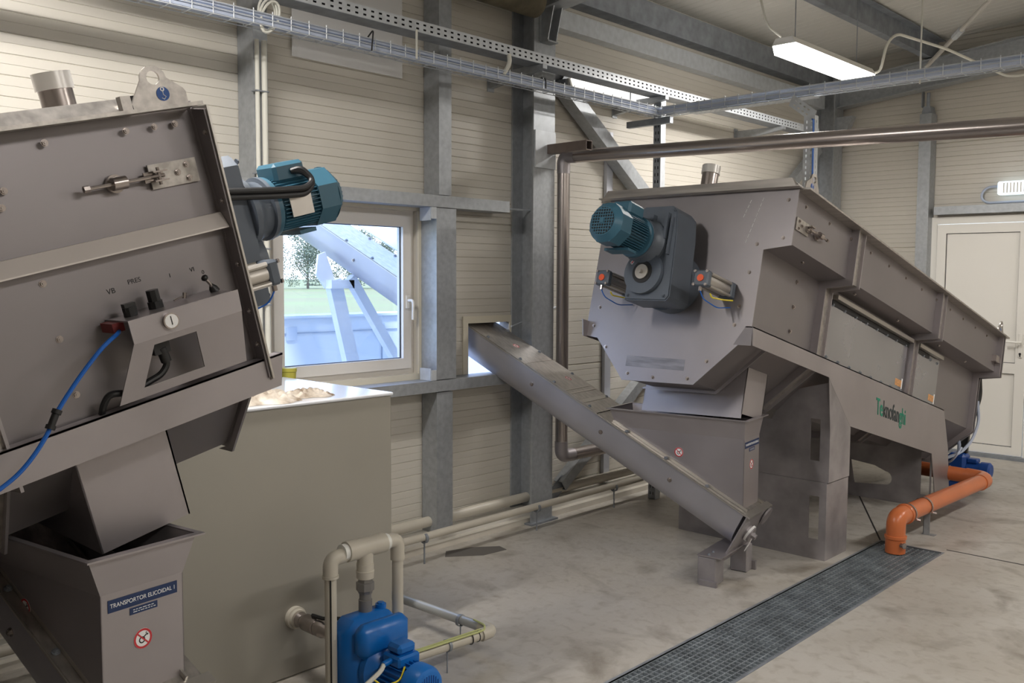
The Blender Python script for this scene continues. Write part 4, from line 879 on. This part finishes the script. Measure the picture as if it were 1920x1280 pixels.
# ================================================================ SCREW CONVEYORS
PH=radians(8.5); SL=radians(27)
def conveyor(P,dz,label,num,length=6.0,top=0,far=True):
    R=thing('screw_conveyor',label,'screw conveyor',(P[0],P[1],0),0)
    # local frame: u toward the wall (-X, slightly -Y), w across (+Y side), z up
    u=Vector((-cos(PH),-sin(PH),0)); w=Vector((-sin(PH),cos(PH),0)); 
    H=Matrix(((u.x,w.x,0,0),(u.y,w.y,0,0),(0,0,1,0),(0,0,0,1)))
    zt=.384+dz+(0 if far else .085)
    ax=(u*cos(SL)+Vector((0,0,sin(SL)))); nz=(Vector((0,0,cos(SL)))-u*sin(SL))
    I=Matrix(((ax.x,w.x,nz.x,0),(ax.y,w.y,nz.y,0),(ax.z,w.z,nz.z,zt),(0,0,0,1)))   # y across 0..W, z normal to cover
    W=.33; Lg=length/cos(SL)
    # trough
    out=[(.012,-.004),(.012,-.10)]
    for i in range(1,10): a=pi+pi*i/10; out.append((W/2+(W/2-.012)*cos(a),-.10+.13*sin(a)))
    out+= [(W-.012,-.10),(W-.012,-.004)]
    m=MB(I@Matrix.Identity(4)); 
    n=len(out); x0,x1=-.0,Lg
    V=[(x0,a,b) for a,b in out]+[(x1,a,b) for a,b in out]
    m.add(V,[(i,i+1,i+1+n,i+n) for i in range(n-1)]+[tuple(range(n)),tuple(range(2*n-1,n-1,-1))])
    m.build('trough',mat('trough_steel',(.46,.45,.48),.42,.7,.1,3),R,smooth=50)
    # flange along the trough edges and cover sheets
    m=MB(I); m.box(-.02,-.0,-.006,Lg,W,.0); m.build('trough_flange',ALU,R)
    for a,b,nm in ((1.02,1.60,0),(1.60,Lg,1),(-.02,1.02,2)):
        c_=MB(I); c_.box(a,.004,.0012 if nm<2 else .001,b-.006,W-.004,.007 if nm==0 else .0045); c_.build('cover_sheet',STEELB,R)
    if True:
        c_=MB(I); c_.box(1.13,.004,.007,1.16,W-.004,.0085); c_.box(1.23,.004,.007,1.24,W-.004,.0085); c_.box(1.27,.004,.007,1.278,W-.004,.0085); c_.build('cover_seam',ALU,R)
    bs=[]
    k=.25
    while k<Lg: bs+= [(I@Vector((k,.022,.006)),nz),(I@Vector((k+.05,W-.022,.006)),nz)]; k+=.28
    bolts(R,bs[:40],.009,GALVD,'cover_bolt')
    bolts(R,[(I@Vector((s_,.012,-.085)),-w) for s_ in (.45,.95,1.5,2.3,3.2,4.0)],.010,STEELS)
    # end plate of the foot
    m=MB(I); m.prism([(-.005,.0),(W+.02,.0),(W+.02,-.10),(W-.01,-.20),(W*.85,-.29),(-.02,-.30)],'x',-.028,-.020); 
    m.build('end_plate',STEEL,R)
    m=MB(I); m.box(-.04,-.005,-.004,-.0,W+.02,.006); m.build('end_lip',ALU,R)
    # bearing, hanging paper ring and motor stub
    m=MB(I); m.cyl((-.028,W/2,-.14),(-.06,W/2,-.14),.042,n=24); m.cyl((-.06,W/2,-.14),(-.085,W/2,-.14),.018,n=6); m.cyl((-.034,W+.03,-.075),(-.044,W+.03,-.075),.055,n=28); m.build('bearing_housing',STEEL,R)
    m=MB(I); m.ring((-.05,W/2,-.14),(1,0,.1),.045,.050,.012); m.box(-.062,W/2+.03,-.26,-.058,W/2+.05,-.14); m.build('white_tape',WHT,R,'white tape around the bearing')
    # feet
    zf=zt-.229
    m=MB(H); m.cbox(.10,-.125,0,.205,-.01,zf,.006); m.box(.09,-.14,0,.19,-.12,.03); m.build('foot',STEELD,R)
    m=MB(H); m.cbox(.05,.205,0,.15,.285,zf,.006); m.box(.03,.285,0,.09,.305,.05); m.build('foot',STEELD,R)
    m=MB(H); m.box(.07,-.127,zf,.207,.295,zf+.007); m.build('foot_plate',STEEL,R)
    bolts(R,[(H@Vector((.15,-.10,zf+.007)),(0,0,1)),(H@Vector((.15,-.04,zf+.007)),(0,0,1))],.007,GALVD)
    # inlet hopper over the lower end
    z1=.885+dz; hb=.0+.045
    y0,y1=(.045,.272) if far else (.036,.286)
    def zc(x): return zt+x*tan(SL)-.0+.004
    x0,x1=.02,.80
    hp=MB(H)
    ztop=z1-.105; fl=.030 if far else .038
    t_=.003
    # straight walls
    hp.prism([(x0,zc(x0)),(x1,zc(x1)),(x1,ztop),(x0,ztop)],'y',y0,y0+t_); hp.prism([(x0,zc(x0)),(x1,zc(x1)),(x1,ztop),(x0,ztop)],'y',y1-t_,y1)
    hp.box(x0,y0,zc(x0),x0+t_,y1,ztop); hp.box(x1-t_,y0,zc(x1),x1,y1,ztop)
    # flared rim
    A4=[(x0,y0,ztop),(x1,y0,ztop),(x1,y1,ztop),(x0,y1,ztop)]; B4=[(x0-.012,y0-fl,z1),(x1+.03,y0-fl,z1),(x1+.03,y1+fl,z1),(x0-.012,y1+fl,z1)]
    V=A4+B4+[(x0+t_,y0+t_,ztop),(x1-t_,y0+t_,ztop),(x1-t_,y1-t_,ztop),(x0+t_,y1-t_,ztop)]+[(x0-.012+t_,y0-fl+t_,z1),(x1+.03-t_,y0-fl+t_,z1),(x1+.03-t_,y1+fl-t_,z1),(x0-.012+t_,y1+fl-t_,z1)]
    hp.add(V,[(i,(i+1)%4,4+(i+1)%4,4+i) for i in range(4)]+[(8+(i+1)%4,8+i,12+i,12+(i+1)%4) for i in range(4)])
    hopper=hp.build('inlet_hopper',STEEL,R)
    rm=MB(H); rm.prism([(x0-.035,y0-fl-.015),(x1+.045,y0-fl-.015),(x1+.045,y1+fl+.015),(x0-.035,y1+fl+.015)],'z',z1-.002,z1+.003,[[(x0-.01,y0-fl+.003),(x1+.028,y0-fl+.003),(x1+.028,y1+fl-.003),(x0-.01,y1+fl-.003)]]); rm.build('hopper_rim',STEEL,hopper)
    rb=MB(I); rb.box(-.0,.035,.006,.92,.042,.02); rb.box(-.0,.27,.006,.92,.277,.02); rb.build('hopper_base_angle',ALU,R)
    # labels on the narrow face toward the hall (normal = -u), reading direction = +w
    F0=H@frame((x0-.0005,(y0+y1)/2,ztop-.035),(0,1,0),(0,0,1),True)
    sg=MB(F0); sg.box(-.105,-.017,-.0,.105,.017,.0012)
    s1=sg.build('name_plate',NAVY,R)
    text('TRANSPORTOR ELICOIDAL '+num,.0165,F0@Matrix.Translation((0,0,.0016)),WHT,'lettering',s1,.0004,sx=.92)
    sg=MB(F0@Matrix.Translation((0,-.031,0))); sg.box(-.042,-.0095,-.0,.042,.0095,.0010); s2=sg.build('small_plate',NAVY,R)
    sg=MB(F0@Matrix.Translation((0,-.031,.0012)))
    for row in (.003,-.003):
        x=-.032
        while x<.03:
            l=random.uniform(.004,.012); sg.box(x,row-.001,0,x+l,row+.001,.0003); x+=l+.003
    sg.build('small_print',WHT,s2)
    warn(R,F0@Matrix.Translation((-.005,-.115,0)),.028)
    F1=H@frame((.40,y0-.0005,z1-.215),(-1,0,0),(0,0,1),True)
    warn(R,F1,.027)
    warn(R,I@frame((1.38,.20,.0072),(0,1,0),(1,0,0),True),.022)
    if far: warn(R,I@frame((1.80,.17,.0047),(0,1,0),(1,0,0),True),.022)
    return R,I
CF,ICF=conveyor((-2.43,4.40),0,'stainless screw conveyor with hopper rising from the floor through the wall opening','2',6.2)
CN,ICN=conveyor((-2.375,.95),.03,'stainless screw conveyor with hopper under the near machine at lower left','1',1.85,far=False)

# ================================================================ TANK
t=thing('water_tank','large beige plastic tank with open top beside the near machine','tank',(0,0,0))
TX,TY0_,TY1_,TZ_=-3.19,1.52,2.61,1.134
m=MB(); m.cbox(-4.05,TY0_,0.0,TX,TY1_,TZ_-.012,.008); m.build('tank_body',TANK,t)
m=MB(); m.cbox(-4.06,TY0_-.006,TZ_-.014,TX+.006,TY1_+.006,TZ_,.004); m.build('tank_lid',mat('glossy_white',(.78,.80,.84),.12),t,'glossy white top')
# crumpled brown paper on the tank
def crumple(name,cx,cy,z,rx,ry,h,label,m):
    n=26; V=[];F=[]
    for i in range(n):
        for j in range(n):
            a=i/(n-1)*2-1;b=j/(n-1)*2-1; r_=max(abs(a),abs(b)); ang=math.atan2(b,a); k=1+.18*sin(3*ang+1)+.1*sin(7*ang)
            x=cx+a*rx*k;y=cy+b*ry*k; hh=h*(.35+.65*abs(sin(9*a+3*b)*cos(7*b-4*a)))*(1-r_**3)+random.uniform(0,h*.25)*(1-r_)
            V.append((x,y,z+.001+max(0,hh)))
    for i in range(n-1):
        for j in range(n-1): F.append((i*n+j,(i+1)*n+j,(i+1)*n+j+1,i*n+j+1))
    mb=MB(); mb.add(V,F); return mb.build(name,m,None,label,'cloth',smooth=60)
crumple('crumpled_cloth',-3.33,2.02,TZ_,.11,.17,.05,'crumpled pale brown cloth lying on the near end of the tank top',CLOTH)
crumple('crumpled_cloth',-3.36,2.28,TZ_,.09,.10,.03,'flatter spread brown cloth on the middle of the tank top',CLOTH)
m=MB(); m.lathe((-4.165,2.715,1.026),(0,0,1),[(0,.032),(.12,.038),(.122,.041),(.14,.041)],24); m.build('plastic_cup',TAPE,None,'yellow-green plastic cup standing on the window ledge','cup')

# ================================================================ NEAR BLUE PUMP AND ITS PIPES
t=thing('water_pump','bright blue water pump on the floor in front of the beige tank','pump',(0,0,0))
X0=-2.86;Yp=2.20
m=MB(); m.cbox(-2.93,2.06,.02,-2.76,2.32,.33,.045); m.build('pump_casing',BLUEP,t,smooth=70)
m=MB(); m.cbox(-2.79,2.075,.195,-2.712,2.318,.328,.028); m.build('front_cover',BLUEP,t,smooth=70)
m=MB(); m.lathe((-2.76,2.19,.14),(1,0,0),[(0,.10),(.03,.10),(.045,.075),(.06,.06)],28); m.build('bearing_bracket',BLUEP,t)
m=MB(); m.lathe((-2.70,2.19,.14),(1,0,0),[(0,.055),(.01,.062),(.16,.062)],28)
for k in range(24):
    a=2*pi*k/24; b=MB(Matrix.Translation((-2.70,2.19,.14))@Matrix.Rotation(a,4,'X')); b.box(.02,-.0015,.06,.155,.0015,.074); o=len(m.v); m.v+=b.v; m.f+=[tuple(i+o for i in q) for q in b.f]
m.build('motor_body',BLUEP,t)
m=MB(); m.lathe((-2.545,2.19,.14),(1,0,0),[(0,.078),(.05,.078),(.068,.070),(.075,.058)],32); m.build('fan_cover',BLUEP,t)
m=MB()
for i in range(-4,5):
    w_=math.sqrt(max(0,.05**2-(i*.011)**2)); m.box(-2.4695,2.19+i*.011-.002,.14-w_,-2.4685,2.19+i*.011+.002,.14+w_)
m.build('fan_slots',BLUED,t)
m=MB(); m.cbox(-2.68,2.14,.19,-2.58,2.245,.235,.008); m.cbox(-2.67,2.15,.235,-2.59,2.235,.275,.012); m.build('terminal_box',BLUEP,t)
m=MB(); m.cyl((-2.85,2.27,.33),(-2.85,2.27,.345),.022,n=18); m.cyl((-2.85,2.27,.345),(-2.85,2.27,.352),.014,n=6); m.build('filler_plug',BLUEP,t)
m=MB(); m.box(-2.93,2.08,0,-2.70,2.30,.02); m.box(-2.66,2.14,0,-2.56,2.24,.07); m.build('pump_foot',BLUED,t)
# riser from pump to the tee
t=thing('pump_riser','beige pipe tee with grey union rising from the blue pump','pipe fitting',(0,0,0)); rx,ry=-2.865,2.205
m=MB(); m.lathe((rx,ry,.325),(0,0,1),[(0,.027),(.05,.027),(.052,.024),(.085,.024),(.087,.027),(.095,.027)],24); m.build('grey_nipple',mat('grey_fitting',(.23,.22,.21),.4,.3),t)
m=MB(); m.lathe((rx,ry,.40),(0,0,1),[(0,.027),(.012,.030),(.014,.036),(.045,.036),(.047,.028),(.065,.026)],8); m.build('union_nut',mat('grey_fitting',(.23,.22,.21),.4,.3),t)
m=MB(); m.lathe((rx,ry,.462),(0,0,1),[(0,.034),(.03,.036),(.032,.034),(.06,.034)],28); m.build('threaded_adapter',PVC,t)
m=MB(); m.cyl((rx,ry,.50),(rx,ry,.60),.032,n=24); m.lathe((rx,ry-.092,.585),(0,1,0),[(0,.040),(.05,.040),(.06,.037),(.124,.037),(.134,.040),(.184,.040)],28); m.build('tee',PVC,t)
for y in (ry-.10,ry+.085): MB().cyl((rx,y-.012,.585),(rx,y+.026,.585),.033,n=22).build('white_collar',PVCW,t)
t=thing('bypass_pipe','beige vertical pipe left of the blue pump, bent at the top','pipe',(0,0,0))
m=MB(); m.tube([(rx,ry-.10,.575),(rx,ry-.165,.572),(rx,ry-.165,.50)],.029,18,.05); m.cyl((rx,ry-.165,.51),(rx,ry-.165,.50),.032,n=20); m.build('elbow',PVC,t)
m=MB(); m.cyl((rx,ry-.165,.02),(rx,ry-.165,.52),.023,n=20); m.build('pipe_run',PVC,t)
m=MB(); m.cyl((rx,ry-.165,.0),(rx,ry-.165,.06),.030,n=20); m.build('socket',PVC,t)
m=MB(); m.cyl((rx+.021,ry-.18,.08),(rx+.021,ry-.18,.5),.003,n=6); m.build('thin_cable',BLACK,t)
t=thing('bypass_pipe','beige vertical pipe right of the blue pump, bent at the top','pipe',(0,0,0))
m=MB(); m.tube([(rx,ry+.10,.585),(rx,ry+.165,.583),(rx,ry+.165,.50)],.029,18,.05); m.build('elbow',PVC,t)
m=MB(); m.cyl((rx,ry+.165,.02),(rx,ry+.165,.52),.023,n=20); m.build('pipe_run',PVC,t)
m=MB(); m.cyl((rx,ry+.165,.0),(rx,ry+.165,.06),.030,n=20); m.build('socket',PVC,t)
# suction line from tank
t=thing('suction_coupling','short metal and plastic coupling between the tank wall and the blue pump','pipe fitting',(0,0,0))
m=MB(); m.lathe((TX,2.09,.25),(1,0,0),[(0,.045),(.02,.045),(.022,.038),(.035,.036)],26); m.build('tank_flange',PVC,t)
m=MB(); m.lathe((TX+.035,2.09,.25),(1,0,0),[(0,.026),(.01,.032),(.03,.026),(.05,.034),(.12,.034),(.125,.029),(.14,.033),(.17,.033),(.18,.028),(.25,.028)],22); m.build('steel_coupling',STEELS,t)
m=MB(); m.tube([(TX+.13,2.09,.29),(TX+.20,2.09,.295),(TX+.27,2.14,.30)],.008,6); m.build('black_lever',BLACK,t)
# low loop
t=thing('low_pipe_loop','low beige pipe loop on thin stands right of the blue pump','pipe',(0,0,0))
m=MB(); m.tube([(-2.78,2.33,.115),(-2.735,2.74,.118)],.022,16); m.build('pipe_run',PVC,t)
m=MB(); m.tube([(-2.735,2.72,.118),(-2.73,2.785,.12),(-2.80,2.785,.12)],.028,16,.03); m.build('elbow',PVC,t)
m=MB(); m.tube([(-2.78,2.785,.12),(-4.0,2.77,.11)],.021,16); m.build('grey_pipe_run',mat('grey_pipe',(.46,.47,.46),.35,.2),t,'grey pipe length')
for p in ((-2.757,2.545),(-2.93,2.785),):
    s=MB(); s.cyl((p[0],p[1],0),(p[0],p[1],.10),.003,n=8); s.ring((p[0]-.0,p[1]-.006,.117),(0,1,0) if p[1]<2.7 else (1,0,0),.023,.027,.014); s.build('pipe_stand',GALVD,t)
for y in (2.66,2.70): MB().ring((-2.742,y,.118),(0.1,1,0),.023,.026,.004).build('black_tie',BLACK,t)
m=MB(); m.tube([(-2.75,2.34,.145),(-2.715,2.72,.145),(-2.75,2.76,.147),(-2.83,2.77,.147)],.0045,6,.02); m.tube([(-2.765,2.34,.145),(-2.73,2.71,.148)],.0035,6); m.build('yellow_green_wire',mat('yg_wire',(.55,.58,.25),.5),None,'yellow-green earth wire strapped to the low pipe loop','wire')
m=MB(); m.tube([(-2.62,2.10,.215),(-2.60,2.07,.205),(-2.60,1.92,.14),(-2.60,1.78,.06),(-2.6,1.6,.01)],.009,8,.04); m.build('white_cable',CABW,None,'white power cable leading away from the blue pump motor','cable')
m=MB(); m.cyl((-2.63,2.145,.215),(-2.62,2.095,.215),.012,n=12); m.build('cable_gland',BLUEP,bpy.data.objects['water_pump'])
m=MB(); m.tube([(-2.60,2.03,.19),(-2.57,2.06,.16),(-2.55,2.12,.17),(-2.56,2.15,.21)],.0035,6,.02); m.build('earth_wire',YEL,None,'thin yellow wire looping in front of the blue pump motor','wire')

# ================================================================ ORANGE DRAIN PIPE, FAR PUMP
t=thing('orange_drain_pipe','orange plastic drain pipe elbowed down into the floor grating','pipe',(0,0,0)); r=.055
m=MB(); m.cyl((-2.06,5.575,.002),(-2.06,5.575,.09),.058,n=32); m.lathe((-2.06,5.575,.085),(0,0,1),[(0,.059),(.004,.064),(.02,.064),(.024,.058)],32); m.build('vertical_socket',ORANGE,t)
m=MB(); m.tube([(-2.06,5.575,.10),(-2.06,5.575,.215),(-2.052,5.70,.215)],.0555,28,.10); m.build('lower_elbow',ORANGE,t)
m=MB(); m.lathe((-2.053,5.68,.215),(.03,1,0),[(0,.058),(.006,.063),(.02,.063),(.026,.057)],32); m.tube([(-2.052,5.70,.215),(-2.02,7.05,.20)],.053,28); m.build('long_run',ORANGE,t)
m=MB(); m.tube([(-2.02,7.02,.20),(-2.02,7.17,.20),(-2.16,7.20,.20)],.058,28,.11); m.build('far_elbow',ORANGE,t)
m=MB(); m.tube([(-2.13,7.195,.20),(-2.75,7.23,.21)],.053,28); m.build('cross_run',ORANGE,t)
for p,d in (((-2.0505,5.72,.215),(.02,1,0)),((-2.045,5.98,.212),(.02,1,0)),((-2.30,7.205,.20),(1,-.05,0))):
    s=MB(); s.ring(p,d,.055,.059,.016); s.cyl((p[0]+.055,p[1],p[2]-.03),(p[0]+.085,p[1],p[2]-.03),.008,n=8) if d[1]==1 else None; s.build('pipe_clamp',STEELS,t)
m=MB(); m.cyl((-2.015,5.54,.06),(-1.996,5.535,.06),.014,n=6); m.cyl((-1.996,5.535,.06),(-1.99,5.533,.06),.018,n=16); m.build('metal_plug',STEELS,t)
for y,x in ((6.10,-2.06),(7.22,-2.33)):
    s=MB(); s.box(x-.02,y-.002,0,x+.02,y+.002,.16); s.box(x-.02,y-.002,0,x-.017,y+.035,.16); s.box(x-.03,y,0,x+.05,y+.04,.004); s.build('pipe_support',GALV,t)
t=thing('water_pump','small dark blue water pump on the floor behind the far machine by the door','pump',(0,0,0))
bx,by=-2.30,7.75
m=MB(); m.cbox(bx-.16,by-.07,.04,bx-.02,by+.07,.27,.025); m.build('pump_casing',BLUED,t)
m=MB(); m.lathe((bx-.02,by,.15),(1,0,0),[(0,.055),(.10,.055),(.10,.066),(.16,.066),(.175,.05)],24); m.build('motor_body',BLUED,t)
m=MB(); m.cbox(bx-.02,by-.04,.20,bx+.06,by+.04,.235,.008); m.build('terminal_box',BLUED,t)
m=MB(); m.box(bx-.14,by-.06,0,bx-.04,by+.06,.04); m.box(bx+.02,by-.04,0,bx+.08,by+.04,.10); m.build('pump_foot',BLUED,t)
MB().tube([(bx-.09,by,.27),(bx-.09,by,.36),(bx-.13,by-.04,.42),(bx-.30,by-.10,.40)],.014,10,.05).build('pump_hose',CABG,None,'grey hose rising from the small dark blue pump','hose')

# ================================================================ DRAIN GRATINGS
def grating(y0,y1,label):
    t=thing('floor_grating',label,'floor grating',((DX0+DX1)/2,(y0+y1)/2,0),0,'gratings over the floor channel')
    h=(y1-y0)/2; w_=(DX1-DX0)/2-.006; yy=h-.004
    m=MB(); m.box(-w_,-yy,-.03,-w_+.003,yy,-.002); m.box(w_-.003,-yy,-.03,w_,yy,-.002); m.box(-w_,-yy,-.03,w_,-yy+.003,-.002); m.box(-w_,yy-.003,-.03,w_,yy,-.002); m.build('grating_frame',GRATE,t)
    m=MB(); n=11
    for i in range(1,n): x=-w_+2*w_*i/n; m.box(x-.0024,-yy,-.028,x+.0024,yy,-.003)
    k=int(2*yy/.033)
    for i in range(1,k): y=-yy+2*yy*i/k; m.box(-w_,y-.0026,-.028,w_,y+.0026,-.0032)
    m.build('grating_bars',GRATE,t,kind='stuff')
    return t
for a,b,lab in ((4.76,5.76,'floor grating section under the orange pipe elbow, farthest along the channel'),(3.76,4.76,'floor grating section beside the conveyor foot, middle of the channel'),(2.76,3.76,'floor grating section at the bottom edge of the picture'),(1.76,2.76,'floor grating section nearest the viewer')):
    grating(a,b,lab)
m=MB(); m.prism([(-4.02,3.70),(-3.94,3.62),(-3.80,3.80),(-3.78,3.98),(-3.86,4.0),(-3.97,3.86)],'z',.0,.0015); m.build('floor_flap',mat('grey_rubber',(.13,.12,.11),.7),None,'thin dark rubber scrap lying on the floor under the wall pipes','scrap')

# ================================================================ OUTDOORS
m=MB(); m.box(-400,-200,-.35,WX-.12,400,-.25); struct(m,'ground',GRASS)
m=MB(); m.box(-6.75,1.0,-.25,-6.5,12.0,1.30); m.box(-6.78,1.0,1.30,-6.47,12.0,1.32)
t=m.build('concrete_parapet',OUTW,None,'low pale wall standing outside beyond the window','outdoor wall')
m=MB(); m.box(-6.5,1.0,1.172,-6.49,12,1.180); m.box(-6.5,5.20,.2,-6.49,5.206,1.175); m.box(-6.5,3.3,.2,-6.49,3.306,1.175); m.build('joint',mat('joint_grey',(.33,.38,.45),.6),t)
m=MB()
for y in (4.26,5.18,6.1): m.box(-6.5,y-.05,1.12,-6.485,y+.05,1.23)
m.build('clip_plate',mat('clip_pale',(.5,.56,.64),.5),t)
m=MB(); m.box(-6.5,-2,-.25,-4.36,12,-.15); m.build('outdoor_paving',OUTW,None,'pale paving between the hall and the outdoor wall','paving') 
# outdoor conveyor stand
t=thing('conveyor_stand','white A-shaped steel stand holding the conveyor outside the window','steel stand',(0,0,0))
m=MB()
def leg(p,q,wd): 
    p=Vector(p);q=Vector(q);d=(q-p).normalized();n=Vector((1,0,0)).cross(d).normalized();M_=Matrix(((1,d.x,n.x,p.x),(0,d.y,n.y,p.y),(0,d.z,n.z,p.z),(0,0,0,1)))
    b=MB(M_); b.box(-.03,0,-wd/2,.03,(q-p).length,wd/2); return b
leg((-5.5,3.96,1.62),(-5.5,4.42,-.15),.11).build('leg',OUTS,t)
leg((-5.46,4.08,1.64),(-5.46,5.32,-.15),.07).build('leg',OUTS,t)
m=MB(); m.box(-5.53,3.90,1.56,-5.43,4.10,1.62); m.prism([(3.82,1.66),(3.90,1.56),(3.98,1.62),(3.90,1.82),(3.84,1.80)],'x',-5.52,-5.50); m.build('head_bracket',OUTS,t)
m=MB(ICF); 
t=MB(Matrix.Translation((-.9,.95,.12))@ICF); t.box(2.6,-.1,-.02,7,.9,.0); t.box(2.6,-.1,-.12,7,-.095,.0); t.build('conveyor_hood',OUTW,CF)if False else None
t=MB(); t.add([tuple(ICF@Vector(p)) for p in ((2.0,.36,.03),(6.5,.36,.03),(6.5,.95,.20),(2.0,.95,.20),(2.0,.36,.02),(6.5,.36,.02),(6.5,.95,.19),(2.0,.95,.19))],[(0,1,2,3),(4,7,6,5),(0,4,5,1),(1,5,6,2),(2,6,7,3),(3,7,4,0)])
# t built in world coordinates relative to the conveyor root, shift to the root
t=[Vector(v)+Vector((-2.43,4.40,0)) for v in t.v]; q=MB(); q.add([tuple(v) for v in t],[(0,1,2,3),(4,7,6,5),(0,4,5,1),(1,5,6,2),(2,6,7,3),(3,7,4,0)])
ho=q.build('white_hood_panel',OUTW,None,'white sheet hood along the outdoor conveyor above the window view','sheet hood')
bolts(ho,[((Vector((-2.43,4.40,0))+ICF@Vector((k,.62,.10))),Vector((.3,-.3,1))) for k in (2.6,2.95,3.3,3.65,4.0,4.4)],.014,GALVD)
# trees beyond the field
def tree(x,y,h,label):
    R=thing('tree',label,'tree',(x,y,-.25),0,'trees beyond the field')
    tr=MB(); tr.cyl((0,0,0),(0,0,h*.7),h*.02,h*.008,n=8)
    for k in range(16):
        a=random.uniform(0,6.28); z=random.uniform(.12,.6)*h; l=random.uniform(.2,.42)*h
        tr.cyl((0,0,z),(l*cos(a)*.7,l*sin(a)*.7,z+l*.8),h*.008,h*.002,n=5)
    tr.build('trunk',BARK,R)
    c=MB()
    lumps=[(random.uniform(-.42,.42)*h,random.uniform(-.42,.42)*h,random.uniform(.12,.88)*h,random.uniform(.10,.22)*h) for _ in range(22)]
    for k in range(6500):
        lx,ly,lz,lr=random.choice(lumps); sh=1-.45*lz/h
        a=random.uniform(0,6.28); b_=random.uniform(-1,1); u=random.random()**.4*lr; q_=math.sqrt(1-b_*b_)
        p=Vector((lx*sh+u*q_*cos(a),ly*sh+u*q_*sin(a),max(.05*h,lz+u*b_))); s_=h*random.uniform(.004,.010)
        d1=Vector((random.uniform(-1,1),random.uniform(-1,1),random.uniform(-1,1))).normalized(); d2=d1.orthogonal().normalized()
        c.add([tuple(p-d1*s_-d2*s_),tuple(p+d1*s_-d2*s_),tuple(p+d1*s_+d2*s_),tuple(p-d1*s_+d2*s_)],[(0,1,2,3)])
    c.build('crown',LEAF,R)
for i in range(12):
    yy=60+i*6.0; xx=-112+random.uniform(-4,4)
    tree(xx,yy,random.uniform(7,10),('pale spring tree beyond the field seen through the window'))
